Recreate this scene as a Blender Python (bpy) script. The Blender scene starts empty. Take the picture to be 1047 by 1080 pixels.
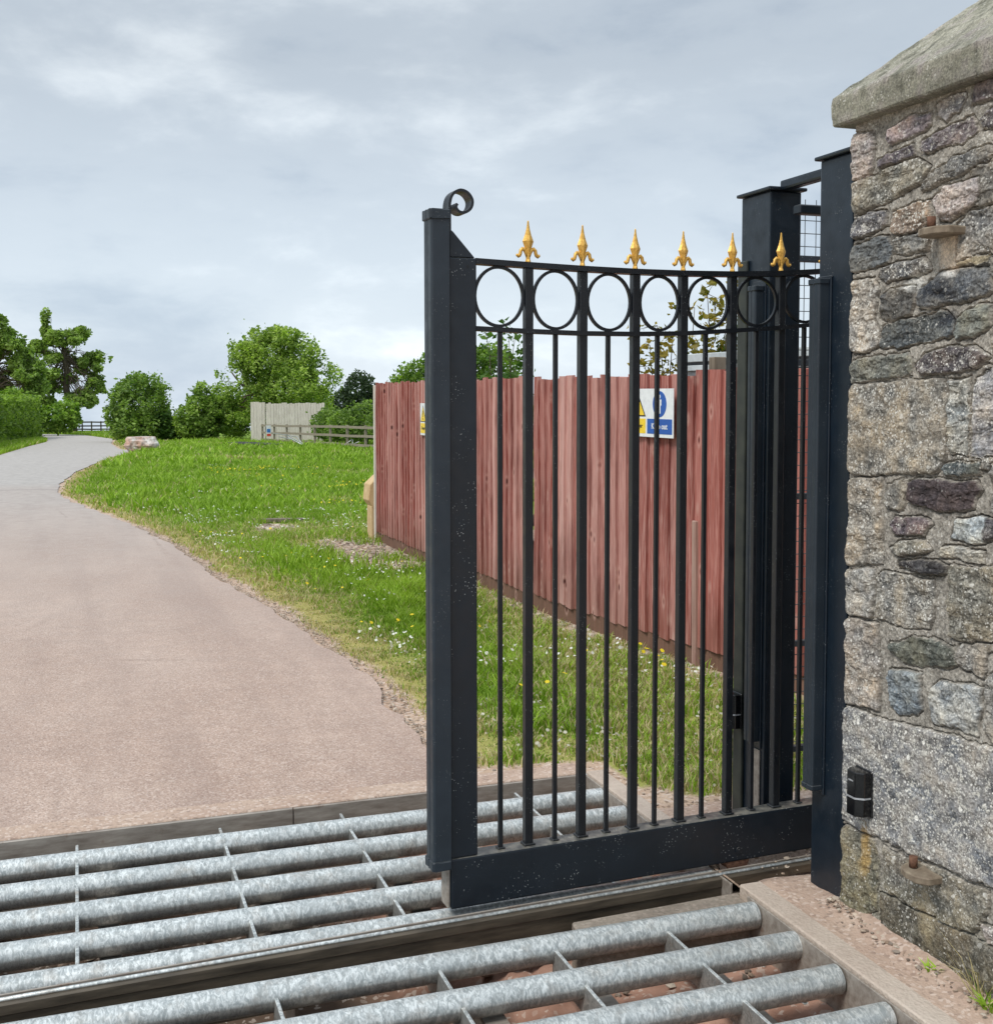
import bpy, bmesh, math, random
import numpy as np
from mathutils import Vector, Matrix
R = math.radians
PI = math.pi
random.seed(7)
rng = np.random.default_rng(11)
sc = bpy.context.scene
col = sc.collection

# ---------------------------------------------------------------- camera
H = 1.5
cam_d = bpy.data.cameras.new('camera')
cam = bpy.data.objects.new('camera', cam_d)
col.objects.link(cam)
cam.location = (0, 0, H)
cam.rotation_euler = (R(90 - 3.391), R(0.067), R(-19.42))
cam_d.sensor_fit = 'VERTICAL'
cam_d.sensor_height = 36
cam_d.lens = 36 * 1255 / 1080
cam_d.shift_y = -50 / 1080
cam_d.clip_end = 2000
cam_d.clip_start = 0.05
sc.camera = cam

# ---------------------------------------------------------------- sky + sun
SUN_EL, SUN_AZ = 52, 245          # sun behind left of the camera, veiled by cloud
w = bpy.data.worlds.new('World')
sc.world = w
w.use_nodes = True
nt = w.node_tree
nt.nodes.clear()
N, L = nt.nodes.new, nt.links.new
wo = N('ShaderNodeOutputWorld')
sky = N('ShaderNodeTexSky')
sky.sky_type = 'NISHITA'
sky.sun_disc = False
sky.sun_elevation = R(SUN_EL)
sky.sun_rotation = R(SUN_AZ)
bg1 = N('ShaderNodeBackground')
bg1.inputs[1].default_value = 0.10
L(sky.outputs[0], bg1.inputs[0])
tc = N('ShaderNodeTexCoord')
mp = N('ShaderNodeMapping')
mp.inputs['Scale'].default_value = (1, 1, 2.5)
mp.inputs['Rotation'].default_value = (0, R(4), R(25))
mp.inputs['Location'].default_value = (0.95, 0.1, 0.62)
L(tc.outputs['Generated'], mp.inputs[0])
n1 = N('ShaderNodeTexNoise')
n1.inputs['Scale'].default_value = 2.3
n1.inputs['Detail'].default_value = 5
n1.inputs['Roughness'].default_value = 0.5
n1.inputs['Distortion'].default_value = 0.25
L(mp.outputs[0], n1.inputs['Vector'])
n2 = N('ShaderNodeTexNoise')
n2.inputs['Scale'].default_value = 6.5
n2.inputs['Detail'].default_value = 7
n2.inputs['Roughness'].default_value = 0.6
n2.inputs['Distortion'].default_value = 0.15
L(mp.outputs[0], n2.inputs['Vector'])
mx = N('ShaderNodeMath'); mx.operation = 'MULTIPLY_ADD'
mx.inputs[1].default_value = 0.36
L(n2.outputs[0], mx.inputs[0])
ml = N('ShaderNodeMath'); ml.operation = 'MULTIPLY'; ml.inputs[1].default_value = 0.64
L(n1.outputs[0], ml.inputs[0]); L(ml.outputs[0], mx.inputs[2])
cr = N('ShaderNodeValToRGB')
cr.color_ramp.interpolation = 'EASE'
e = cr.color_ramp.elements
e[0].position = 0.38; e[0].color = (0.36, 0.425, 0.505, 1)
e[1].position = 0.70; e[1].color = (0.78, 0.835, 0.87, 1)
e2 = e.new(0.53); e2.color = (0.50, 0.56, 0.62, 1)
L(mx.outputs[0], cr.inputs[0])
sep = N('ShaderNodeSeparateXYZ'); L(tc.outputs['Generated'], sep.inputs[0])
mr = N('ShaderNodeMapRange')          # overcast: the zenith is brighter than the horizon
mr.inputs['From Min'].default_value = 0.38; mr.inputs['From Max'].default_value = 0.95
mr.inputs['To Min'].default_value = 1.0; mr.inputs['To Max'].default_value = 2.0
L(sep.outputs[2], mr.inputs['Value'])
bg2 = N('ShaderNodeBackground')
mr2 = N('ShaderNodeMapRange')         # and a paler band low down where the cloud thins
mr2.inputs['From Min'].default_value = 0.02; mr2.inputs['From Max'].default_value = 0.26
mr2.inputs['To Min'].default_value = 1.26; mr2.inputs['To Max'].default_value = 0.86
L(sep.outputs[2], mr2.inputs['Value'])
mm_ = N('ShaderNodeMath'); mm_.operation = 'MULTIPLY'
L(mr.outputs[0], mm_.inputs[0]); L(mr2.outputs[0], mm_.inputs[1])
L(cr.outputs[0], bg2.inputs[0]); L(mm_.outputs[0], bg2.inputs[1])
ms = N('ShaderNodeMixShader'); ms.inputs[0].default_value = 0.88
L(bg1.outputs[0], ms.inputs[1]); L(bg2.outputs[0], ms.inputs[2]); L(ms.outputs[0], wo.inputs[0])

sun_d = bpy.data.lights.new('sun', 'SUN')
sun_d.energy = 1.9
sun_d.angle = R(18)
sun_d.color = (1, 0.96, 0.9)
sun = bpy.data.objects.new('sun', sun_d)
col.objects.link(sun)
_sd = Vector((math.sin(R(SUN_AZ)) * math.cos(R(SUN_EL)), math.cos(R(SUN_AZ)) * math.cos(R(SUN_EL)), math.sin(R(SUN_EL))))
sun.rotation_euler = _sd.to_track_quat('Z', 'Y').to_euler()
sun.location = (0, 0, 20)
sc.view_settings.view_transform = 'Standard'
sc.view_settings.look = 'None'
sc.view_settings.exposure = 0.40
sc.view_settings.gamma = 1

# ---------------------------------------------------------------- helpers
def lin(r, g, b):
    f = lambda c: (c / 255 / 12.92) if c / 255 <= 0.04045 else ((c / 255 + 0.055) / 1.055) ** 2.4
    return (f(r), f(g), f(b), 1)

class Mat:
    """small node-graph builder"""
    def __init__(s, name, rough=0.7, metal=0.0, spec=0.5):
        s.m = bpy.data.materials.new(name); s.m.use_nodes = True
        s.t = s.m.node_tree; s.t.nodes.clear()
        s.o = s.t.nodes.new('ShaderNodeOutputMaterial')
        s.b = s.t.nodes.new('ShaderNodeBsdfPrincipled')
        s.b.inputs['Roughness'].default_value = rough
        s.b.inputs['Metallic'].default_value = metal
        s.b.inputs['Specular IOR Level'].default_value = spec
        s.t.links.new(s.b.outputs[0], s.o.inputs[0])
        s.geo = s.t.nodes.new('ShaderNodeNewGeometry')
        s.tc = s.t.nodes.new('ShaderNodeTexCoord')
        s.obj = s.tc.outputs['Object']; s.pos = s.geo.outputs['Position']
    def link(s, a, b): s.t.links.new(a, b)
    def mapv(s, src, scale, rot=(0, 0, 0)):
        n = s.t.nodes.new('ShaderNodeMapping'); n.inputs['Scale'].default_value = scale
        n.inputs['Rotation'].default_value = rot
        s.link(src, n.inputs[0]); return n.outputs[0]
    def noise(s, src, scale, detail=4, rough=0.55, dist=0):
        n = s.t.nodes.new('ShaderNodeTexNoise'); s.link(src, n.inputs['Vector'])
        n.inputs['Scale'].default_value = scale; n.inputs['Detail'].default_value = detail
        n.inputs['Roughness'].default_value = rough; n.inputs['Distortion'].default_value = dist
        return n.outputs[0]
    def vor(s, src, scale, out=0, feat='F1', rnd=1):
        n = s.t.nodes.new('ShaderNodeTexVoronoi'); s.link(src, n.inputs['Vector'])
        n.feature = feat; n.inputs['Scale'].default_value = scale; n.inputs['Randomness'].default_value = rnd
        return n.outputs[out]
    def ramp(s, src, a, b, c0=(0, 0, 0, 1), c1=(1, 1, 1, 1)):
        n = s.t.nodes.new('ShaderNodeValToRGB'); s.link(src, n.inputs[0])
        e = n.color_ramp.elements; e[0].position = a; e[1].position = b; e[0].color = c0; e[1].color = c1
        return n.outputs[0]
    def mix(s, fac, a, b, mode='MIX'):
        n = s.t.nodes.new('ShaderNodeMix'); n.data_type = 'RGBA'; n.blend_type = mode
        for k, v in ((0, fac), (6, a), (7, b)):
            if hasattr(v, 'links'): s.link(v, n.inputs[k])
            else: n.inputs[k].default_value = v
        return n.outputs[2]
    def math(s, op, a, b=0.0, clamp=False):
        n = s.t.nodes.new('ShaderNodeMath'); n.operation = op; n.use_clamp = clamp
        for k, v in ((0, a), (1, b)):
            if hasattr(v, 'links'): s.link(v, n.inputs[k])
            else: n.inputs[k].default_value = v
        return n.outputs[0]
    def attr(s, name):
        n = s.t.nodes.new('ShaderNodeAttribute'); n.attribute_name = name; return n
    def sepz(s, src, k=2):
        n = s.t.nodes.new('ShaderNodeSeparateXYZ'); s.link(src, n.inputs[0]); return n.outputs[k]
    def color(s, v):
        if hasattr(v, 'links'): s.link(v, s.b.inputs['Base Color'])
        else: s.b.inputs['Base Color'].default_value = v
        return s
    def rough(s, v): s.link(v, s.b.inputs['Roughness']); return s
    def bump(s, h, strength=0.5, dist=0.01):
        n = s.t.nodes.new('ShaderNodeBump'); n.inputs['Strength'].default_value = strength
        n.inputs['Distance'].default_value = dist; s.link(h, n.inputs['Height'])
        s.link(n.outputs[0], s.b.inputs['Normal']); return s

def raw_mesh(name, V, F, mat=None, colors=None, smooth=False, extra=None):
    """fast mesh from numpy: V (n,3), F (m,k)"""
    V = np.asarray(V, np.float32); F = np.asarray(F, np.int32)
    me = bpy.data.meshes.new(name)
    me.vertices.add(len(V)); me.vertices.foreach_set('co', V.ravel())
    k = F.shape[1]
    me.loops.add(F.size); me.loops.foreach_set('vertex_index', F.ravel())
    me.polygons.add(len(F)); me.polygons.foreach_set('loop_start', np.arange(0, F.size, k, dtype=np.int32))
    me.polygons.foreach_set('loop_total', np.full(len(F), k, np.int32))
    me.polygons.foreach_set('use_smooth', np.full(len(F), smooth))
    if colors is not None:
        a = me.color_attributes.new('col', 'FLOAT_COLOR', 'POINT')
        c = np.ones((len(V), 4), np.float32); c[:, :3] = colors; a.data.foreach_set('color', c.ravel())
    for nme, arr in (extra or {}).items():
        a = me.attributes.new(nme, 'FLOAT', 'POINT'); a.data.foreach_set('value', np.asarray(arr, np.float32))
    me.update(calc_edges=True); me.validate()
    if mat: me.materials.append(mat)
    return me

def link(name, me, parent=None, loc=(0, 0, 0), rotz=0):
    o = bpy.data.objects.new(name, me); col.objects.link(o)
    o.location = loc; o.rotation_euler = (0, 0, rotz)
    if parent: o.parent = parent
    return o

def tag(o, label=None, cat=None, group=None, kind=None):
    if label: o['label'] = label
    if cat: o['category'] = cat
    if group: o['group'] = group
    if kind: o['kind'] = kind
    return o

def thing(name, label, cat, loc=(0, 0, 0), rotz=0, group=None):
    return tag(link(name, None, None, loc, rotz), label, cat, group)

class MB:
    def __init__(s): s.bm = bmesh.new()
    def box(s, x0, x1, y0, y1, z0, z1, bev=0.0, M=None, seg=1):
        r = bmesh.ops.create_cube(s.bm, size=1.0)
        vs = r['verts']
        for v in vs:
            v.co = Vector((x0 if v.co.x < 0 else x1, y0 if v.co.y < 0 else y1, z0 if v.co.z < 0 else z1))
        if M is not None:
            for v in vs: v.co = M @ v.co
        if bev > 0:
            es = list({e for v in vs for e in v.link_edges})
            bmesh.ops.bevel(s.bm, geom=es, offset=bev, segments=seg, affect='EDGES', profile=0.6)
        return s
    def tube(s, pts, r, n=10, caps=True, smooth=True, sq=None):
        pts = [Vector(p) for p in pts]
        rs = r if isinstance(r, (list, tuple)) else [r] * len(pts)
        rings = []; up = None
        for i, p in enumerate(pts):
            t = (pts[min(i + 1, len(pts) - 1)] - pts[max(i - 1, 0)]).normalized()
            if up is None:
                a = Vector((0, 0, 1)) if abs(t.z) < 0.9 else Vector((1, 0, 0))
                up = (a - t * a.dot(t)).normalized()
            else: up = (up - t * up.dot(t)).normalized()
            sd = t.cross(up)
            rings.append([s.bm.verts.new(p + (up * math.cos(2 * PI * k / n) + sd * math.sin(2 * PI * k / n)) * rs[i]) for k in range(n)])
        for a, b in zip(rings, rings[1:]):
            for k in range(n):
                f = s.bm.faces.new((a[k], a[(k + 1) % n], b[(k + 1) % n], b[k])); f.smooth = smooth
        if caps:
            s.bm.faces.new(rings[0][::-1]); s.bm.faces.new(rings[-1])
        return s
    def strip(s, pts, wdir, width, thick):
        """flat bar of given width along wdir, bent along pts"""
        pts = [Vector(p) for p in pts]; wd = Vector(wdir).normalized(); R_ = []
        for i, p in enumerate(pts):
            t = (pts[min(i + 1, len(pts) - 1)] - pts[max(i - 1, 0)]).normalized()
            nn = t.cross(wd).normalized()
            R_.append([s.bm.verts.new(p + wd * a * width / 2 + nn * b * thick / 2) for a, b in ((-1, -1), (1, -1), (1, 1), (-1, 1))])
        for a, b in zip(R_, R_[1:]):
            for k in range(4): s.bm.faces.new((a[k], a[(k + 1) % 4], b[(k + 1) % 4], b[k]))
        s.bm.faces.new(R_[0][::-1]); s.bm.faces.new(R_[-1]); return s
    def prism(s, poly, axis, a0, a1, bev=0):
        """poly of 2-D points extruded along axis 'x','y' or 'z'"""
        def mkv(p, a): return {'x': (a, p[0], p[1]), 'y': (p[0], a, p[1]), 'z': (p[0], p[1], a)}[axis]
        A = [s.bm.verts.new(mkv(p, a0)) for p in poly]; B = [s.bm.verts.new(mkv(p, a1)) for p in poly]
        n = len(poly); fs = []
        for k in range(n): fs.append(s.bm.faces.new((A[k], A[(k + 1) % n], B[(k + 1) % n], B[k])))
        fs.append(s.bm.faces.new(A[::-1])); fs.append(s.bm.faces.new(B))
        if bev: bmesh.ops.bevel(s.bm, geom=list({e for f in fs for e in f.edges}), offset=bev, segments=1, affect='EDGES')
        return s
    def build(s, name, mat, parent=None, loc=(0, 0, 0), rotz=0):
        bmesh.ops.recalc_face_normals(s.bm, faces=s.bm.faces)
        me = bpy.data.meshes.new(name); s.bm.to_mesh(me); s.bm.free()
        if mat: me.materials.append(mat)
        return link(name, me, parent, loc, rotz)

def _hash(ix, iy, iz, seed):
    h = (ix.astype(np.int64) * 374761393 + iy.astype(np.int64) * 668265263 + iz.astype(np.int64) * 2147483647 + seed * 974634777) & 0xffffffff
    h = ((h ^ (h >> 13)) * 1274126177) & 0xffffffff
    return ((h ^ (h >> 16)) & 0xffff) / 65535.0
def vnoise(x, y, z, seed=0):
    xi, yi, zi = np.floor(x), np.floor(y), np.floor(z)
    fx, fy, fz = x - xi, y - yi, z - zi
    u, v, w_ = [t * t * (3 - 2 * t) for t in (fx, fy, fz)]
    r = 0
    for a in (0, 1):
        for b in (0, 1):
            for c in (0, 1):
                r = r + _hash(xi + a, yi + b, zi + c, seed) * (u if a else 1 - u) * (v if b else 1 - v) * (w_ if c else 1 - w_)
    return r * 2 - 1
def fbm(x, y, z, oct=4, seed=0, gain=0.5):
    x, y, z = np.broadcast_arrays(np.asarray(x, float), np.asarray(y, float), np.asarray(z, float))
    s = 0; a = 1; t = 0
    for k in range(oct):
        s = s + a * vnoise(x * 2 ** k, y * 2 ** k, z * 2 ** k, seed + k * 7); t += a; a *= gain
    return s / t

def hgt(y):
    """terrain falls gently away from the gate"""
    y = np.asarray(y, float)
    return -0.018 * np.maximum(0, y - 5) - 0.05 * np.maximum(0, y - 116)
def h1(y): return float(hgt(y))

# ---------------------------------------------------------------- materials
def paint_metal(name, base, rough=0.38, speck=0.5, dust=0.5):
    m = Mat(name, rough)
    nz = m.noise(m.obj, 6, 5, 0.6)
    c = m.mix(m.ramp(nz, 0.35, 0.75), base, tuple(min(1, v * 1.5 + 0.001) for v in base[:3]) + (1,))
    sp = m.vor(m.obj, 120)
    big = m.noise(m.obj, 9, 3, 0.6)
    msk = m.math('MULTIPLY', m.ramp(sp, 0.13, 0.18, (1, 1, 1, 1), (0, 0, 0, 1)), m.ramp(big, 0.50, 0.62))
    c = m.mix(m.math('MULTIPLY', msk, speck), c, lin(190, 195, 195))
    nzz = m.sepz(m.geo.outputs['Normal'])
    dn = m.math('MULTIPLY', m.ramp(nzz, 0.55, 0.95), m.ramp(m.noise(m.obj, 40, 4), 0.2, 0.7))
    c = m.mix(m.math('MULTIPLY', dn, dust), c, lin(150, 145, 132))
    m.color(c); m.rough(m.math('MULTIPLY_ADD', m.noise(m.obj, 22, 4), 0.3) if False else m.ramp(m.noise(m.obj, 22, 4), 0.3, 0.8, (rough - .06,) * 3 + (1,), (rough + .22,) * 3 + (1,)))
    m.bump(m.noise(m.obj, 140, 3), 0.12, 0.002)
    return m.m
M_NAVY = paint_metal('navy_paint', (0.0045, 0.009, 0.015, 1), 0.36, 0.8, 0.6)
M_BLACKP = paint_metal('black_paint', (0.003, 0.005, 0.008, 1), 0.36, 0.25, 0.12)
M_POST = paint_metal('post_paint', (0.005, 0.011, 0.019, 1), 0.36, 0.4, 0.3)
M_RUB = paint_metal('rubber', (0.014, 0.022, 0.031, 1), 0.45, 0.2, 0.2)
m = Mat('gold_paint', 0.42, 0.35)
m.color(m.mix(m.ramp(m.noise(m.obj, 160, 3), 0.3, 0.7), (0.55, 0.30, 0.05, 1), (0.85, 0.52, 0.12, 1))); M_GOLD = m.m
m = Mat('glossy_black_plastic', 0.13); m.color((0.006, 0.006, 0.007, 1)); M_PLAST = m.m
m = Mat('silver_line', 0.3, 0.6); m.color((0.6, 0.62, 0.65, 1)); M_SILV = m.m

def galv(name, axis_scale, dirt=0.4):
    m = Mat(name, 0.45, 0.45)
    v = m.mapv(m.obj, axis_scale)
    n1 = m.noise(v, 55, 5, 0.7, 1.2); n2 = m.noise(m.obj, 7, 4, 0.6)
    c = m.mix(m.ramp(n1, 0.40, 0.60), lin(160, 166, 166), lin(226, 229, 226))
    c = m.mix(m.math('MULTIPLY', m.ramp(n2, 0.45, 0.75), 0.5), c, lin(160, 166, 166))
    d = m.math('MULTIPLY', m.ramp(m.noise(m.obj, 16, 6, 0.7), 0.52, 0.72), dirt)
    c = m.mix(d, c, lin(150, 132, 112))
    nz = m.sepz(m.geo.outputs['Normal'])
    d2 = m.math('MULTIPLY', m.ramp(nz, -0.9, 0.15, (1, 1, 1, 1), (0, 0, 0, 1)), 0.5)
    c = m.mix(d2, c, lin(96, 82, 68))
    c = m.mix(m.math('MULTIPLY', m.ramp(m.noise(m.mapv(m.obj, (1, .5, .5)), 90, 3, .6), 0.52, 0.60), .45), c, lin(142, 146, 144))
    m.color(c); m.rough(m.ramp(n1, 0.3, 0.7, (0.55,) * 3 + (1,), (0.34,) * 3 + (1,)))
    m.bump(n1, 0.12, 0.003)
    return m.m
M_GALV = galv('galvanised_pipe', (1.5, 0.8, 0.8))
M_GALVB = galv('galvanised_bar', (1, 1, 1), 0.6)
m = Mat('weathered_steel', 0.55, 0.3)
nn = m.noise(m.mapv(m.obj, (0.6, 3, 3)), 14, 6, 0.65)
c = m.mix(m.ramp(nn, 0.3, 0.7), lin(128, 118, 108), lin(176, 168, 158))
c = m.mix(m.ramp(m.noise(m.obj, 9, 5, 0.7), 0.60, 0.74), c, lin(110, 72, 48))
m.color(c); m.bump(nn, 0.2, 0.003); M_WSTEEL = m.m
m = Mat('dirty_track_steel', 0.5, 0.2)
nn = m.noise(m.mapv(m.obj, (0.5, 4, 4)), 12, 6, 0.65)
m.color(m.mix(m.ramp(nn, 0.3, 0.7), lin(58, 52, 44), lin(104, 94, 80))); m.bump(nn, 0.2, 0.003); M_TRACK = m.m
m = Mat('rust', 0.85)
m.color(m.mix(m.ramp(m.noise(m.obj, 90, 5), 0.3, 0.7), lin(82, 54, 40), lin(120, 86, 66))); m.bump(m.noise(m.obj, 150, 4), 0.5, 0.003); M_RUST = m.m

def concrete(name, c0, c1, agg=0.5, scale=1.0):
    m = Mat(name, 0.9, spec=0.3)
    n = m.noise(m.pos, 3 * scale, 6, 0.6); f = m.noise(m.pos, 60 * scale, 5, 0.7)
    c = m.mix(m.ramp(n, 0.3, 0.7), c0, c1)
    vc = m.vor(m.pos, 95 * scale, 1)
    g = m.sepz(vc, 0)
    c = m.mix(m.math('MULTIPLY', m.ramp(g, 0.78, 0.9), agg), c, lin(222, 208, 196))
    c = m.mix(m.math('MULTIPLY', m.ramp(g, 0.05, 0.18, (1, 1, 1, 1), (0, 0, 0, 1)), agg), c, lin(105, 88, 80))
    c = m.mix(m.math('MULTIPLY', m.ramp(f, 0.35, 0.7), 0.3), c, lin(190, 172, 158))
    m.color(c)
    m.bump(m.math('ADD', m.vor(m.pos, 110 * scale), f), 0.5, 0.004)
    return m.m
M_CONC = concrete('pink_concrete', lin(164, 138, 122), lin(186, 164, 146), 0.4)
M_EDGE = concrete('smooth_concrete', lin(168, 152, 138), lin(190, 178, 164), 0.12)
M_LEDGE = concrete('grey_concrete', lin(104, 96, 86), lin(146, 138, 126), 0.15)

# ================================================================ SETTING
PX0, PX1, PY0, PY1 = -1.95, 1.872, 1.1, 4.25      # cattle grid pit

def road_r(y):
    ys = [0, 4.3, 4.64, 4.92, 5.54, 6.45, 7.61, 8.79, 10.5, 13.6, 16.8, 19.7, 22.0, 23.6, 26.6, 32.4, 39.6, 46, 49.8, 52, 55, 66, 80.4, 99, 108, 120]
    xs = [1.37, 1.37, 1.38, 1.39, 1.40, 1.41, 1.39, 1.29, 1.13, .96, .57, .10, -.25, -.36, -.38, -.05, .66, 1.5, 2.0, 2.15, 1.75, 1.7, 2.2, .62, -2.2, -20]
    return np.interp(y, ys, xs)
def road_l(y):
    ys = [0, 40, 48.7, 62.4, 73.8, 80, 92, 104, 112]
    xs = [-2.7, -2.75, -2.75, -2.24, -1.63, -1.7, -3.5, -12, -20]
    return np.interp(y, ys, xs)
def fence_x(y):
    return np.interp(y, [4.0, 4.9, 5.44, 6.12, 7.34, 8.87, 10.75, 13.02], [3.62, 3.40, 3.28, 3.19, 3.10, 3.10, 3.11, 3.16])
def apron_y(x):     # near boundary of the grass behind the gate
    return np.interp(x, [1.3, 1.47, 1.6, 1.79, 2.01, 2.03, 2.17, 2.3, 3.6], [4.52, 4.44, 4.39, 4.37, 4.33, 3.98, 3.84, 3.78, 3.7])

xs_ = np.unique(np.round(np.concatenate([[-400, -250, -150, -90, -60, -40, -28, -20, -15, -11, -8, -6, -4.5, -3.6], np.arange(-3.0, 4.6, .08), np.arange(4.8, 16, .3), [PX0, PX1], [18, 22, 28, 36, 48, 65, 90, 130, 200, 400]]), 3))
ys_ = np.unique(np.round(np.concatenate([[-300, -150, -80, -40, -20, -10, -5, -2, 0], np.arange(0.5, 4.2, .15), np.arange(4.25, 16, .08), np.arange(16.2, 60, .35), np.arange(60, 130, 1.5), [PY0, PY1, 3.095, 3.115, 3.335, 3.355], [140, 160, 200, 260, 340, 500]]), 3))
keepx = [x for x in xs_ if not (PX1 < x < PX1 + .02)]
GX, GY = np.meshgrid(xs_, ys_)
def grass_mask(X, Y):
    """1 where grass grows, 0 bare"""
    n = fbm(X * 1.7, Y * 1.7, 0 * X, 4, 3)
    d = X - road_r(Y)
    near = np.clip((d - 0.03 - 0.10 * (n + .3)) / 0.16, 0, 1)
    g = near * np.clip((Y - apron_y(X) + .04 * n) / .12, 0, 1)
    # gravel patch by the end of the fence, and along its foot
    p1 = np.exp(-(((X - 2.75) / .62) ** 2 + ((Y - 12.0) / 1.7) ** 2) ** 1.5)
    p2 = .8 * np.exp(-(((X - 2.35) / .35) ** 2 + ((Y - 14.9) / .7) ** 2) ** 1.5)
    p3 = np.exp(-(((X - 1.25) / .45) ** 2 + ((Y - 20.5) / 1.3) ** 2) ** 1.5) * .6
    foot = np.clip(1 - (fence_x(Y) - X) / (.42 + .1 * n), 0, 1) * (Y < 13.5) * .8
    g = g * np.clip(1 - 1.5 * np.maximum(np.maximum(p1, p2), p3) * (.8 + n), 0, 1) * (1 - foot)
    left = (X < road_l(Y) - .1) * (Y > 2)
    g = np.where(left, 1, g)
    g = np.where((Y < PY1 + .1), np.where((X > 2.02) & (Y > 3.78), g, 0), g)
    return np.clip(g, 0, 1)
def dry_mask(X, Y):
    """1 where the grass is straw coloured"""
    n = fbm(X * .9 + 5, Y * .9, 0 * X, 4, 9)
    d = X - road_r(Y)
    dr = np.clip(1.25 - (d - .10) / (.50 + .45 * n), 0, 1)
    dr = np.maximum(dr, np.clip(1 - np.abs(Y - apron_y(X)) / .35, 0, 1) * .7)
    dr = np.maximum(dr, .68 * np.clip((X - 1.45 - .22 * (Y - 4)) * 1.8 + .5 * n, 0, 1) * (Y < 9.5) * (X < 4))
    dr = np.maximum(dr, .8 * np.clip(fbm(X * 1.3 + 3, Y * 1.1, 0 * X, 3, 27) * 3 - .9, 0, 1) * (Y < 30))
    dr = np.maximum(dr, .55 * np.exp(-(((Y - 14.5 - n) / 1.6) ** 2)) * (X > .9))
    dr = np.maximum(dr, .5 * np.clip(fbm(X * .35, Y * .18, 0 * X, 3, 21) * 3 - .4, 0, 1) * (Y > 16))
    return np.clip(dr, 0, 1)
GZ = hgt(GY) + .012 * fbm(GX * 1.2, GY * 1.2, 0 * GX, 3, 5) * np.clip((GX - road_r(GY) - .2) * 2, 0, 1) * (GY > 4.6)
GZ = np.where((GX < 2.2) & (GY < 4.45), np.minimum(GZ, 0), GZ)
GZ = np.where((GX > PX1 + .01) & (GX < 4.2) & (GY > 3.10) & (GY < 3.35), -.075, GZ)
GZ = np.where((GX > road_l(GY) - .3) & (GX < road_r(GY) + .12), hgt(GY) - .012, GZ)
nx, ny = len(xs_), len(ys_)
idx = np.arange(nx * ny).reshape(ny, nx)
F = np.stack([idx[:-1, :-1], idx[:-1, 1:], idx[1:, 1:], idx[1:, :-1]], -1).reshape(-1, 4)
cxm = ((GX[:-1, :-1] + GX[1:, 1:]) / 2).ravel(); cym = ((GY[:-1, :-1] + GY[1:, 1:]) / 2).ravel()
F = F[~((cxm > PX0) & (cxm < PX1) & (cym > PY0) & (cym < PY1))]
gm, dm = grass_mask(GX, GY).ravel(), dry_mask(GX, GY).ravel()
m = Mat('ground', 0.95, spec=0.2)
g = m.attr('grass').outputs['Fac']; d = m.attr('dry').outputs['Fac']
n = m.noise(m.pos, 2.5, 6, 0.65); f = m.noise(m.pos, 45, 5, 0.7)
dirt = m.mix(m.ramp(n, 0.3, 0.7), lin(168, 140, 120), lin(196, 174, 152))
vc = m.sepz(m.vor(m.pos, 60, 1), 0)
dirt = m.mix(m.math('MULTIPLY', m.ramp(vc, 0.72, 0.85), 0.6), dirt, lin(205, 190, 178))
dirt = m.mix(m.math('MULTIPLY', m.ramp(vc, 0.1, 0.2, (1, 1, 1, 1), (0, 0, 0, 1)), 0.6), dirt, lin(105, 88, 74))
gr = m.mix(m.ramp(f, 0.3, 0.7), (0.10, 0.17, 0.018, 1), (0.22, 0.32, 0.04, 1))
gr = m.mix(m.ramp(m.noise(m.pos, 0.5, 4), 0.4, 0.65), gr, (0.17, 0.28, 0.035, 1))
gr = m.mix(m.math('MULTIPLY', d, 0.7), gr, lin(176, 158, 104))
gg = m.ramp(m.math('ADD', g, m.math('MULTIPLY', m.math('SUBTRACT', f, 0.5), 0.7)), 0.35, 0.65)
m.color(m.mix(gg, dirt, gr)); m.bump(m.math('ADD', m.vor(m.pos, 70), f), 0.6, 0.008)
V = np.stack([GX, GY, GZ], -1).reshape(-1, 3)
tag(link('ground', raw_mesh('ground', V, F, m.m, None, True, {'grass': gm, 'dry': dm})), kind='structure')

# road
yy = np.unique(np.concatenate([np.arange(4.37, 30, .12), np.arange(30, 112, .8)]))
rl, rr = road_l(yy), road_r(yy)
rr = rr + .05 * fbm(yy * 2.2, 0 * yy, 0 * yy, 4, 31) * (yy < 40) + 0.035 * fbm(yy * 9, 0 * yy, 0 * yy, 2, 33) * (yy < 25)
rows = []
for k, y in enumerate(yy):
    t = np.linspace(0, 1, 30)
    x = rl[k] + (rr[k] - rl[k]) * t
    z = h1(y) + .004 + .02 * np.sin(PI * t) ** 0.6 * min(1, (y - 4.4) / 2)
    rows.append(np.stack([x, np.full(30, y), z], -1))
V = np.concatenate(rows); idx = np.arange(len(V)).reshape(len(yy), 30)
F = np.stack([idx[:-1, :-1], idx[:-1, 1:], idx[1:, 1:], idx[1:, :-1]], -1).reshape(-1, 4)
m = Mat('road', 0.88, spec=0.35)
big = m.noise(m.mapv(m.pos, (1, .45, 1)), 0.9, 5, 0.6); med = m.noise(m.pos, 6, 6, 0.65); fine = m.noise(m.pos, 120, 4, 0.7)
c = m.mix(m.ramp(big, 0.35, 0.65), lin(170, 146, 131), lin(190, 168, 153))
c = m.mix(m.math('MULTIPLY', m.ramp(med, 0.4, 0.7), 0.5), c, lin(152, 132, 120))
v1 = m.sepz(m.vor(m.pos, 125, 1), 0); v2 = m.sepz(m.vor(m.pos, 160, 1), 1)
c = m.mix(m.math('MULTIPLY', m.ramp(v1, 0.66, 0.86), 0.36), c, lin(224, 208, 196))
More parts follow.
